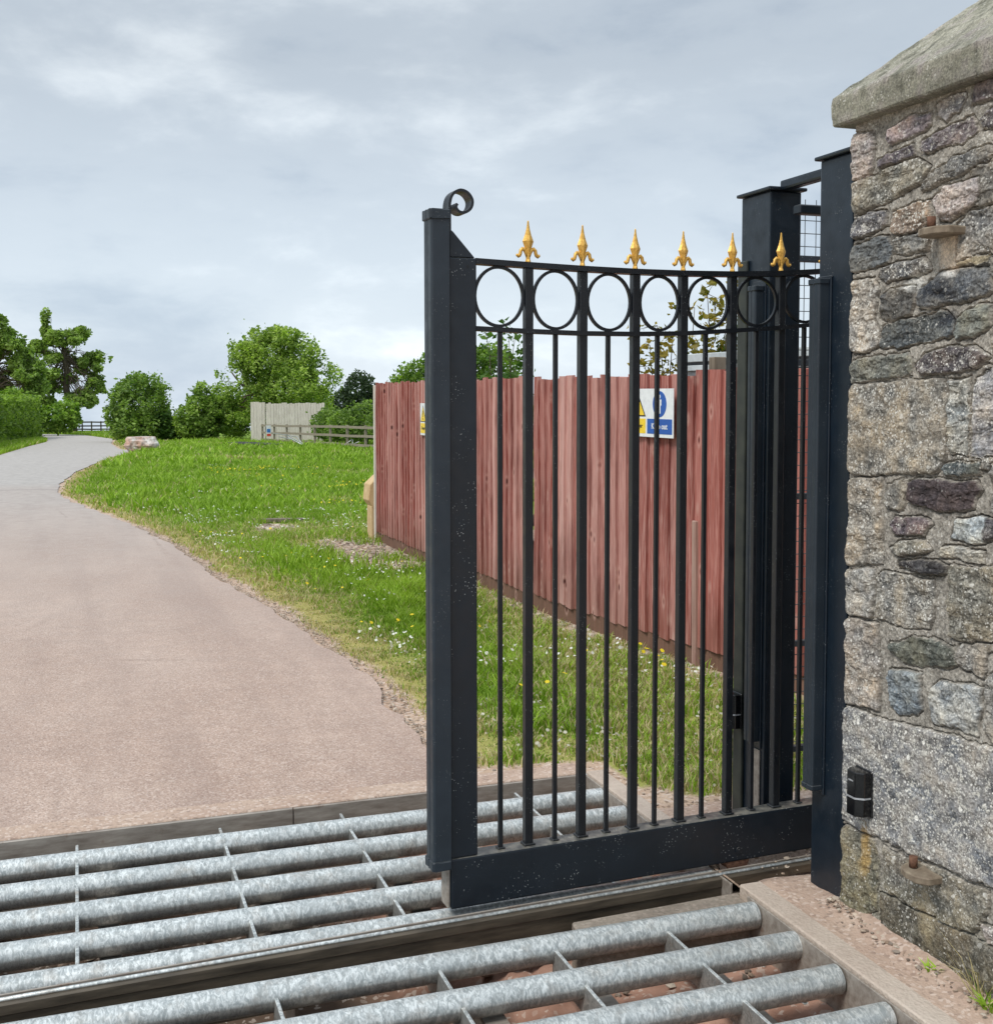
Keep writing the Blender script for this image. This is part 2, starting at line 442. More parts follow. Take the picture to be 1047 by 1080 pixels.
c = m.mix(m.math('MULTIPLY', m.ramp(v2, 0.12, 0.30, (1, 1, 1, 1), (0, 0, 0, 1)), 0.45), c, lin(124, 102, 92))
trk = m.noise(m.mapv(m.pos, (2.6, .16, 1)), 1.0, 4, .55)
c = m.mix(m.math('MULTIPLY', m.ramp(trk, .46, .62), .32), c, lin(150, 130, 120))
c = m.mix(m.math('MULTIPLY', m.ramp(m.noise(m.pos, 1.7, 6, .7), .60, .68), .30), c, lin(204, 184, 168))
# grey resurfaced stretch further on
yv = m.sepz(m.pos, 1)
grey = m.mix(m.ramp(med, 0.3, 0.7), lin(166, 166, 162), lin(188, 187, 182))
edge = m.math('ADD', yv, m.math('MULTIPLY', m.noise(m.pos, 1.2, 3), 1.2))
c = m.mix(m.ramp(m.math('MULTIPLY', edge, 0.01), 0.255, 0.275), c, grey)
mid = m.math('MULTIPLY', m.ramp(m.math('MULTIPLY', edge, 0.01), 0.06, 0.22), 0.8)
c = m.mix(mid, c, m.mix(m.ramp(med, .35, .65), lin(156, 149, 144), lin(178, 172, 166)))
cj = m.math('ABSOLUTE', m.math('SUBTRACT', yv, 24.6))      # sealed joint across the lane
c = m.mix(m.math('MULTIPLY', m.ramp(cj, 0.05, 0.12, (1, 1, 1, 1), (0, 0, 0, 1)), .4), c, lin(110, 108, 106))
ck = m.vor(m.mapv(m.pos, (1, 1, 1)), 0.55, 0, 'DISTANCE_TO_EDGE')
ckd = m.math('ADD', ck, m.math('MULTIPLY', m.math('SUBTRACT', m.noise(m.pos, 3, 5, .7), .5), .09))
c = m.mix(m.math('MULTIPLY', m.ramp(m.math('ABSOLUTE', ckd), 0.002, 0.009, (1, 1, 1, 1), (0, 0, 0, 1)), m.math('MULTIPLY', m.ramp(big, .5, .62), .35)), c, lin(120, 102, 92))
m.color(c)
m.bump(m.math('ADD', m.math('MULTIPLY', m.vor(m.pos, 95), 0.8), fine), 0.55, 0.006)
tag(link('road', raw_mesh('road', V, F, m.m, None, True)), kind='structure')

# concrete surround of the grid
b = MB()
b.box(PX0 - .25, PX1 + .0, PY1 + .0, PY1 + .125, -.5, .006, .004)
b.build('concrete_edging', M_CONC); tag(bpy.data.objects['concrete_edging'], kind='structure')
# right-hand apron: a gently lumpy slab from the grid edge to the pillar foot
ax = np.concatenate([[PX1 + .07], np.arange(PX1 + .09, 2.6, .02)]); ay = np.arange(.6, 3.80, .025)
AX, AY = np.meshgrid(ax, ay)
AZ = .006 + .010 * fbm(AX * 6, AY * 6, 0 * AX, 4, 40) + .03 * np.clip((AX - 2.0) / .1, 0, 1) * np.clip((3.0 - AY) / .2, 0, 1)
AZ = np.where(AX < PX1 + .08, .007, np.maximum(AZ, .002))
AZ = np.where((AY > 3.11 + .04 * (AX - 1.9)) & (AY < 3.34), -.055, AZ)
idx = np.arange(AX.size).reshape(AX.shape)
F = np.stack([idx[:-1, :-1], idx[:-1, 1:], idx[1:, 1:], idx[1:, :-1]], -1).reshape(-1, 4)
tag(link('apron', raw_mesh('apron', np.stack([AX, AY, AZ], -1).reshape(-1, 3), F, M_CONC, None, True)), kind='structure')
b = MB(); b.box(PX1, PX1 + .075, 3.36, PY1 - .002, -.5, .010, .004); tag(b.build('concrete_kerb', M_EDGE), kind='structure')
b = MB(); b.box(PX1, PX1 + .075, .6, 3.095, -.5, .010, .004); tag(b.build('concrete_kerb', M_EDGE), kind='structure')
b = MB(); b.box(PX0 - .25, PX0, .6, PY1 - .002, -.5, .008, .004); tag(b.build('concrete_kerb', M_EDGE), kind='structure')
b = MB(); b.box(PX0, PX1, .6, PY0, -.5, .008, .004); tag(b.build('concrete_edging', M_EDGE), kind='structure')

b = MB(); b.box(PX1, PX1 + .09, 3.09, 3.365, -.5, -.058); tag(b.build('concrete_kerb', M_LEDGE), kind='structure')
# pit floor: silt, higher at the right
fx = np.arange(PX0, PX1 + .02, .025); fy = np.arange(PY0, PY1 + .02, .025)
FX, FY = np.meshgrid(fx, fy)
lvl = np.interp(FX, [-2, .9, 1.15, 1.9], [-.36, -.34, -.17, -.15])
n3 = fbm(FX * 5, FY * 5, 0 * FX, 5, 50)
ck = np.abs(fbm(FX * 7, FY * 7, 0 * FX, 3, 55))
FZ = lvl + .03 * n3 - .02 * np.clip(1 - ck / .05, 0, 1) + .008 * fbm(FX * 40, FY * 40, 0 * FX, 2, 57)
idx = np.arange(FX.size).reshape(FX.shape)
F = np.stack([idx[:-1, :-1], idx[:-1, 1:], idx[1:, 1:], idx[1:, :-1]], -1).reshape(-1, 4)
m = Mat('silt', 0.95, spec=0.2)
n = m.noise(m.pos, 6, 5, 0.6)
c = m.mix(m.ramp(n, 0.3, 0.7), lin(138, 104, 88), lin(176, 140, 122))
c = m.mix(m.ramp(m.sepz(m.pos, 0), 0.75, 1.2, (1, 1, 1, 1), (0, 0, 0, 1)), c, lin(96, 80, 68))
c = m.mix(m.math('MULTIPLY', m.ramp(m.sepz(m.vor(m.pos, 70, 1), 0), 0.82, 0.9), 0.5), c, lin(200, 188, 176))
m.color(c); m.bump(m.noise(m.pos, 60, 5, .7), 0.6, 0.006)
tag(link('pit_floor', raw_mesh('pit_floor', np.stack([FX, FY, FZ], -1).reshape(-1, 3), F, m.m, None, True)), kind='structure')

# ================================================================ CATTLE GRID
grid = thing('cattle_grid', 'galvanised steel cattle grid of round pipes set in the roadway pit below the gate', 'cattle grid', (PX1, PY1, 0))
gl = lambda x, y, z=0: (x - PX1, y - PY1, z)
PR = .0385
pipe_y = [4.075 - .207 * k for k in range(5)] + [2.985 - .2045 * k for k in range(9)]
def pipe(y):
    b = MB()
    x1 = 1.862 + random.uniform(-.006, .006); zc = -PR - .001 + random.uniform(-.002, .001); x0 = PX0 + .02
    sg = random.uniform(-.003, .003)
    P = [gl(x0 + (x1 - x0) * t, y + .0015 * math.sin(t * 5 + y), zc + sg * math.sin(t * 3)) for t in [k / 14 for k in range(15)]]
    n = 28
    b.tube(P, PR, n, caps=False)
    # rim and recessed cap at the right-hand end
    b.tube([P[-1], (P[-1][0] - .0005, P[-1][1], P[-1][2])], [PR, PR - .005], n, caps=False)
    b.tube([(P[-1][0] - .0005, P[-1][1], P[-1][2]), (P[-1][0] - .012, P[-1][1], P[-1][2])], PR - .005, n, caps=False)
    b.prism([(P[-1][1] + (PR - .004) * math.cos(2 * PI * k / n), P[-1][2] + (PR - .004) * math.sin(2 * PI * k / n)) for k in range(n)], 'x', P[-1][0] - .02, P[-1][0] - .012)
    b.build('pipe', M_GALV, grid)
for y in pipe_y: pipe(y)
bars_x = [-1.45, -.98, -.5, -.028, .447, .878, 1.212, 1.556]
def gap_spans(lo, hi):
    return [(lo, hi)]
for x in bars_x:
    for lo, hi in ((3.20, 4.205), (1.3, 2.965)):
        b = MB(); b.box(*[v for p in zip(gl(x - .005, lo, -.105), gl(x + .005, hi, -.026)) for v in p], .0015)
        b.build('spacer_bar', M_GALVB, grid)
# steel frame lining the pit: back plate, right plate with thin upstand
b = MB(); b.box(*[v for p in zip(gl(PX0 + .001, PY1 - .016, -.3), gl(.71, PY1 - .002, .002)) for v in p], .002)
b.box(*[v for p in zip(gl(.714, PY1 - .014, -.3), gl(PX1 - .014, PY1 - .002, .001)) for v in p], .002)
b.build('frame_plate', M_WSTEEL, grid)
for lo, hi in ((3.13, PY1 - .003), (PY0 + .002, 3.035)):
    b = MB(); b.box(*[v for p in zip(gl(PX1 - .009, lo, -.16), gl(PX1 - .0015, hi, -.002)) for v in p], .0015)
    b.box(*[v for p in zip(gl(PX1 - .075, lo, -.165), gl(PX1 - .009, hi, -.158)) for v in p], .001)
    b.build('frame_plate', M_WSTEEL, grid)
# cross beams under the pipes with bolted feet
for x in [-1.35, -.88, -.41, .06, .54, .97, 1.30, 1.645]:
    for lo, hi in ((3.2, 4.23), (1.2, 2.95)):
        b = MB(); dz = 0 if x < 1.1 else -.035
        b.box(*[v for p in zip(gl(x - .03, lo, -.098 + dz), gl(x + .03, hi, -.085 + dz)) for v in p], .001)
        b.box(*[v for p in zip(gl(x - .004, lo, -.30), gl(x + .004, hi, -.099 + dz)) for v in p])
        b.build('support_beam', M_WSTEEL, grid)
for x in [.54, .97, 1.30, 1.645, 1.815]:
    for k in range(6):
        y = 2.985 - .2045 * (k + .5)
        b = MB(); zt = -.084 if x < 1.1 else (-.119 if x < 1.8 else -.157)
        b.tube([gl(x + .012, y, zt), gl(x + .012, y, zt + .010)], .011, 6, smooth=False)
        b.tube([gl(x + .012, y, zt + .010), gl(x + .012, y, zt + .020)], .005, 8)
        b.build('bolt', M_GALVB, grid)

# black conduit lying in the pit
b = MB(); b.tube([(.2 + .1 * k, 2.93 + .02 * math.sin(k * .9), -.27 + .012 * math.sin(k * 1.3)) for k in range(12)], .026, 12)
o = b.build('conduit', M_PLAST); tag(o, 'black plastic conduit pipe lying in the pit under the pipes beside the gate track', 'pipe')

# ================================================================ GATE TRACK (runs beside the leaf)
GROT = math.atan(.04)
track = thing('gate_track', 'grimy steel guide rail running across the cattle grid under the sliding gate', 'gate track', (1.0, 3.2, 0), GROT)
b = MB(); b.box(-3.2, 2.2, -.055, -.016, -.034, -.004, .003); b.build('rail_channel', M_TRACK, track)
b = MB(); b.box(-3.2, 2.2, -.0155, -.010, -.045, .003, .001); b.build('rail_flange', M_WSTEEL, track)
b = MB(); b.tube([(-3.2, -.034, -.001), (2.2, -.034, -.001)], .006, 10); b.build('running_bar', M_GALVB, track)
b = MB(); b.box(-3.2, .9, -.05, -.02, -.16, -.0345); b.build('web_plate', M_TRACK, track)
b = MB()
b.prism([(.30, -.215), (.32, -.108), (1.08, -.108), (1.08, -.245), (.95, -.22), (.62, -.208)], 'z', -.20, -.030, .004)
tag(b.build('concrete_ledge', M_LEDGE, None, (1.0, 3.2, 0), GROT), kind='structure')

# ================================================================ SLIDING GATE (local x along the leaf, y depth)
gate = thing('sliding_gate', 'black wrought iron sliding gate with gold spear tops, ring frieze and scroll end', 'gate', (1.0, 3.2, 0), GROT)
P = lambda name, b, mat=M_NAVY, par=None: b.build(name, mat, par or gate)
LEN = 1.75
b = MB(); b.box(-.012, LEN, 0, .062, .016, .164, .006, None, 2); P('bottom_beam', b)
b = MB(); b.box(-.022, -.0125, .004, .058, .02, .155, .003); P('end_plate', b, M_WSTEEL)
b = MB(); b.box(-.008, .072, .004, .058, .1645, 1.882, .004, None, 2); st = P('stile', b)
b = MB(); b.tube([(.045, .0035, 1.858), (.045, .006, 1.858)], .005, 12); b.build('bolt_hole', M_BLACKP, st)
b = MB(); b.prism([(-.0075, 1.883), (-.0075, 1.960), (.002, 1.955), (.068, 1.883)], 'y', .006, .056, .002); P('gusset', b)
# safety edge: rounded rubber profile with caps
def dprof(x0, x1, y0, y1, n=10):
    """box-like rubber section with softly rounded outer corners and a central ridge"""
    cy = (y0 + y1) / 2; hy = (y1 - y0) / 2; r = min(.007, hy * .3)
    pts = [(x1, y0), (x1, y1)]
    for k in range(n // 2 + 1):
        a = PI / 2 + PI / 2 * k / (n // 2); pts.append((x0 + .004 + r + r * math.cos(a), y1 - r + r * math.sin(a)))
    pts.append((x0 + .004, cy + .003)); pts.append((x0 + .007, cy)); pts.append((x0 + .004, cy - .003))
    for k in range(n // 2 + 1):
        a = PI + PI / 2 * k / (n // 2); pts.append((x0 + .004 + r + r * math.cos(a), y0 + r + r * math.sin(a)))
    return pts
b = MB(); b.prism(dprof(-.070, -.0125, -.006, .062), 'z', .165, 1.985); se = P('safety_edge', b, M_RUB)
b = MB(); b.prism(dprof(-.074, -.0095, -.010, .066), 'z', 1.985, 2.013, .003); b.build('end_cap', M_RUB, se)
b = MB(); b.prism(dprof(-.074, -.0125, -.010, .066), 'z', .138, .165, .003); b.build('end_cap', M_RUB, se)
b = MB(); b.box(-.013, -.0085, .0, .062, .17, 1.96, .001); P('backing_strip', b, M_BLACKP)
# scroll
ctrl = [(-.0065, 1.90), (-.0065, 1.955), (-.0065, 2.0), (-.006, 2.033), (.003, 2.057), (.024, 2.070), (.047, 2.064), (.061, 2.044), (.057, 2.022), (.040, 2.009), (.022, 2.010), (.0125, 2.022), (.018, 2.033), (.026, 2.034)]
pts = []
for k in range(1, len(ctrl) - 2):
    p0, p1, p2, p3 = [Vector(q) for q in ctrl[k - 1:k + 3]]
    for q in range(5):
        t = q / 5; pts.append(tuple(.5 * ((2 * p1) + (-p0 + p2) * t + (2 * p0 - 5 * p1 + 4 * p2 - p3) * t * t + (-p0 + 3 * p1 - 3 * p2 + p3) * t ** 3)))
b = MB(); b.strip([(x, .031, z) for x, z in pts], (0, 1, 0), .05, .0075); P('scroll', b, M_BLACKP)
# rails
r1 = [(.072, 1.884), (.24, 1.879), (.416, 1.875), (.593, 1.873), (.757, 1.874), (.932, 1.878), (1.104, 1.886), (1.248, 1.898), (1.5, 1.925), (LEN - .02, 1.955)]
r2 = [(.072, 1.693), (.24, 1.688), (.411, 1.685), (.584, 1.686), (.759, 1.691), (.924, 1.702), (1.106, 1.715), (1.207, 1.725), (1.5, 1.752), (LEN - .02, 1.78)]
def interp(r, x): return float(np.interp(x, [p[0] for p in r], [p[1] for p in r]))
def rail(r, hgt_, dep, name):
    xs = np.linspace(r[0][0], r[-1][0], 40)
    b = MB(); b.strip([(x, .031, interp(r, x) - hgt_ / 2) for x in xs], (0, 1, 0), dep, hgt_); P(name, b, M_BLACKP)
rail(r1, .016, .040, 'top_rail'); rail(r2, .013, .036, 'lower_rail')
thick = [.241, .415, .590, .755, .930, 1.109, 1.29, 1.47, 1.65]
thin = [.153, .328, .5, .667, .836, 1.020, 1.20, 1.38, 1.56]
for x in thick:
    b = MB(); b.box(x - .0125, x + .0125, .0185, .0435, .1645, interp(r1, x) - .0155, .002); b.box(x - .018, x + .018, .013, .049, .164, .170, .002)
    P('square_bar', b, M_BLACKP)
for x in thin:
    b = MB(); b.box(x - .0065, x + .0065, .0245, .0375, .1645, interp(r2, x) - .0125, .0015)
    b.box(x - .012, x + .012, .019, .043, .164, .169, .002); P('thin_bar', b, M_BLACKP)
edges = [.072] + thick
for a, c in zip(edges, edges[1:]):
    x = (a + (0 if a == .072 else .0125) + c - .0125) / 2; w_ = (c - .0125 - a - (0 if a == .072 else .0125)) / 2
    zt, zb = interp(r1, x) - .0155, interp(r2, x) + .001
    rx, rz = w_ - .0035, (zt - zb) / 2 - .0035
    b = MB(); n = 40; ring = []
    for k in range(n):
        t = 2 * PI * k / n
        ring.append((x + rx * math.cos(t), (zt + zb) / 2 + rz * math.sin(t), math.cos(t), math.sin(t)))
    vs = [[b.bm.verts.new((px + u * c_ * .0042, .031 + s_ * .005, pz + v * c_ * .0042)) for c_, s_ in ((1, -1), (1, 1), (-1, 1), (-1, -1))] for px, pz, u, v in ring]
    for k in range(n):
        A, B = vs[k], vs[(k + 1) % n]
        for j in range(4):
            f_ = b.bm.faces.new((A[j], A[(j + 1) % 4], B[(j + 1) % 4], B[j]))
    P('ring', b, M_BLACKP)
# gold finials
def finial(x):
    z0 = interp(r1, x) - .001
    b = MB(); y = .031
    def ring(z, hx, hy):
        # eight-sided, diamond-faced section
        k = .62
        return [b.bm.verts.new((x + u * hx, y + v * hy, z0 + z)) for u, v in ((1, 0), (k, k), (0, 1), (-k, k), (-1, 0), (-k, -k), (0, -1), (k, -k))]
    prof = [(0, .0095, .0095), (.006, .0085, .0085), (.010, .0070, .0068), (.026, .0060, .006), (.036, .0085, .008), (.059, .0165, .012), (.0625, .0175, .0125), (.066, .0160, .012), (.080, .0105, .0075), (.098, .0055, .004), (.112, .0032, .0028), (.1195, .0026, .0024), (.1215, .0012, .0012)]
    rs = [ring(*p) for p in prof]
    for a, c in zip(rs, rs[1:]):
        for k in range(8): b.bm.faces.new((a[k], a[(k + 1) % 8], c[(k + 1) % 8], c[k]))
    b.bm.faces.new(rs[0][::-1]); b.bm.faces.new(rs[-1])
    for s in (-1, 1):
        arc = [(.002, .016), (.006, .029), (.011, .038), (.0175, .0405), (.0225, .036), (.0240, .028), (.0265, .0215), (.0305, .0185), (.0345, .0215), (.0350, .0255)]
        b.tube([(x + s * u, y, z0 + v) for u, v in arc], [.0045, .0058, .0062, .006, .0056, .0054, .0056, .0052, .0042, .0025], 8)
    P('finial', b, M_GOLD)
for x in thick: finial(x)
# roller under the beam
b = MB(); b.tube([(.955, .003, .022), (.955, .054, .022)], .043, 28); ro = P('roller', b, M_RUST)
b = MB(); b.tube([(.955, -.004, .052), (.955, -.0005, .052)], .010, 14); b.build('axle_bolt', M_NAVY, ro)

# ================================================================ GUIDE POSTS
def cap_plate(b, x0, x1, y0, y1, z, ov=.014, th=.012):
    b.box(x0 - ov, x1 + ov, y0 - ov, y1 + ov, z, z + th, .005, None, 2)
npost = thing('gate_post', 'dark navy steel post bolted flush against the stone pillar, nearer of the two guide posts', 'gate post', (2.088, 2.96, 0), 0)
b = MB(); b.box(0, .10, -.078, .082, .0, 2.185, .006, None, 2); b.build('post', M_POST, npost)
b = MB(); cap_plate(b, 0, .10, -.078, .082, 2.186); b.build('cap_plate', M_POST, npost)
b = MB(); b.box(-.007, -.0005, .012, .078, .30, 1.845, .002); b.build('backing_strip', M_POST, npost)
prof = []
b = MB()
def dvert(x1, x0, y0, y1, n=8):  # rubber profile bulging towards -x
    return dprof(x0, x1, y0, y1, n)
b.prism(dvert(-.0075, -.046, .020, .072), 'z', .33, 1.82); se = b.build('safety_edge', M_RUB, npost)
b = MB(); b.prism(dvert(-.0075, -.049, .017, .075), 'z', 1.82, 1.836, .002); b.build('end_cap', M_RUB, se)
b = MB(); b.prism(dvert(-.0075, -.049, .017, .075), 'z', .315, .33, .002); b.build('end_cap', M_RUB, se)
b = MB(); b.box(-.055, .16, -.10, .10, -.002, .006, .003, Matrix.Translation((.02, 0, 0))); 
b.bm.free()

bpost = thing('gate_post', 'dark navy steel box post standing behind the gate leaf, farther of the two guide posts', 'gate post', (2.158, 3.42, 0), 0)
b = MB(); b.box(0, .118, 0, .18, -.05, 2.165, .006, None, 2); b.build('post', M_POST, bpost)
b = MB(); cap_plate(b, 0, .118, 0, .18, 2.166); b.build('cap_plate', M_POST, bpost)
b = MB(); b.box(-.006, -.0005, .015, .095, .30, 1.875, .002); b.build('backing_strip', M_POST, bpost)
b = MB(); b.prism(dvert(-.0065, -.042, .026, .072), 'z', .325, 1.84); se = b.build('safety_edge', M_RUB, bpost)
b = MB(); b.prism(dvert(-.0065, -.045, .023, .075), 'z', 1.84, 1.857, .002); b.build('end_cap', M_RUB, se)
b = MB(); b.box(-.0065, -.0005, .020, .085, -.05, .295, .002); b.build('bare_strip', M_WSTEEL, bpost)
# top guide linking the posts
guide = thing('top_guide', 'dark steel guide bar bridging the tops of the two gate posts', 'gate guide', (2.2, 3.2, 2.15))
b = MB(); b.box(-.01, .03, -.156, .218, .016, .048, .008, None, 2); b.build('bridge_bar', M_POST, guide)
b = MB(); b.box(-.01, 1.6, .10, .14, -.075, -.045, .004); b.build('guide_rail', M_POST, guide)

# sensor post behind, and the two photocells
m = Mat('grey_green_steel', 0.55, 0.2); m.color(m.mix(m.ramp(m.noise(m.obj, 14, 5), .3, .7), lin(34, 40, 40), lin(62, 66, 58))); M_GG = m.m
b = MB(); b.box(-.012, -.0005, .125, .184, -.05, 1.95, .003); b.build('side_channel', M_GG, bpost)

def photocell(loc, rotz, label, s=1.0):
    t = thing('photocell', label, 'sensor', loc, rotz, 'black photocells of the gate')
    # local: back on y=0 plane, facing -y ; width x .07, height .13
    poly = [(-.035, 0), (.035, 0), (.035, -.028), (.018, -.048), (-.018, -.048), (-.035, -.028)]
    poly = [(x * s, y * s) for x, y in poly]
    b = MB(); b.prism(poly, 'z', 0, .125 * s, .002); b.build('housing', M_PLAST, t)
    b = MB(); b.box(-.038 * s, .038 * s, -.006, .0, -.003, .128 * s, .002); b.build('back_plate', M_PLAST, t)
    for z in (.050, ):
        b = MB(); b.prism([(x * 1.012, y * 1.02) for x, y in poly], 'z', z * s, (z + .005) * s); b.build('silver_band', M_SILV, t)
    b = MB(); b.box(-.010 * s, .010 * s, -.0492 * s, -.048 * s, .098 * s, .102 * s); b.build('silver_mark', M_SILV, t)
    return t
photocell((2.075, 2.765, .318), R(-90), 'black photocell sensor fixed to the stone pillar beside the gate post')
photocell((2.144, 3.572, .345), R(-90), 'black photocell sensor on the rear gate post, seen between the gate bars', .95)

# ================================================================ MESH CAGE behind the posts
cage = thing('mesh_panel', 'dark framed welded mesh panel standing behind the gate posts', 'mesh fence', (2.60, 3.98, 0))
m = Mat('wire', 0.5, 0.4); m.color(lin(70, 74, 78)); M_WIRE = m.m
for z in (.10, .52, 1.10, 1.62, 2.02):
    b = MB(); b.box(0, 2.4, -.012, .012, z - .012, z + .012, .002); b.build('frame_rail', M_POST, cage)
for x in (.6, 1.5, 2.4):
    b = MB(); b.box(x - .02, x + .02, -.0125, .03, -.05, 2.06, .003); b.build('frame_upright', M_POST, cage)
b = MB()
for k in range(48): b.tube([(.025 + .05 * k, .014, .1), (.025 + .05 * k, .014, 2.25)], .0018, 5)
for k in range(43): b.tube([(0, .017, .12 + .05 * k), (2.4, .017, .12 + .05 * k)], .0018, 5)
b.build('wire_mesh', M_WIRE, cage)
b = MB(); b.tube([(2.37, 3.86, -.02), (2.42, 3.90, .60)], .008, 8); o = b.build('steel_rod', M_GALVB); tag(o, 'thin pale steel rod leaning behind the gate post near the ground', 'rod')

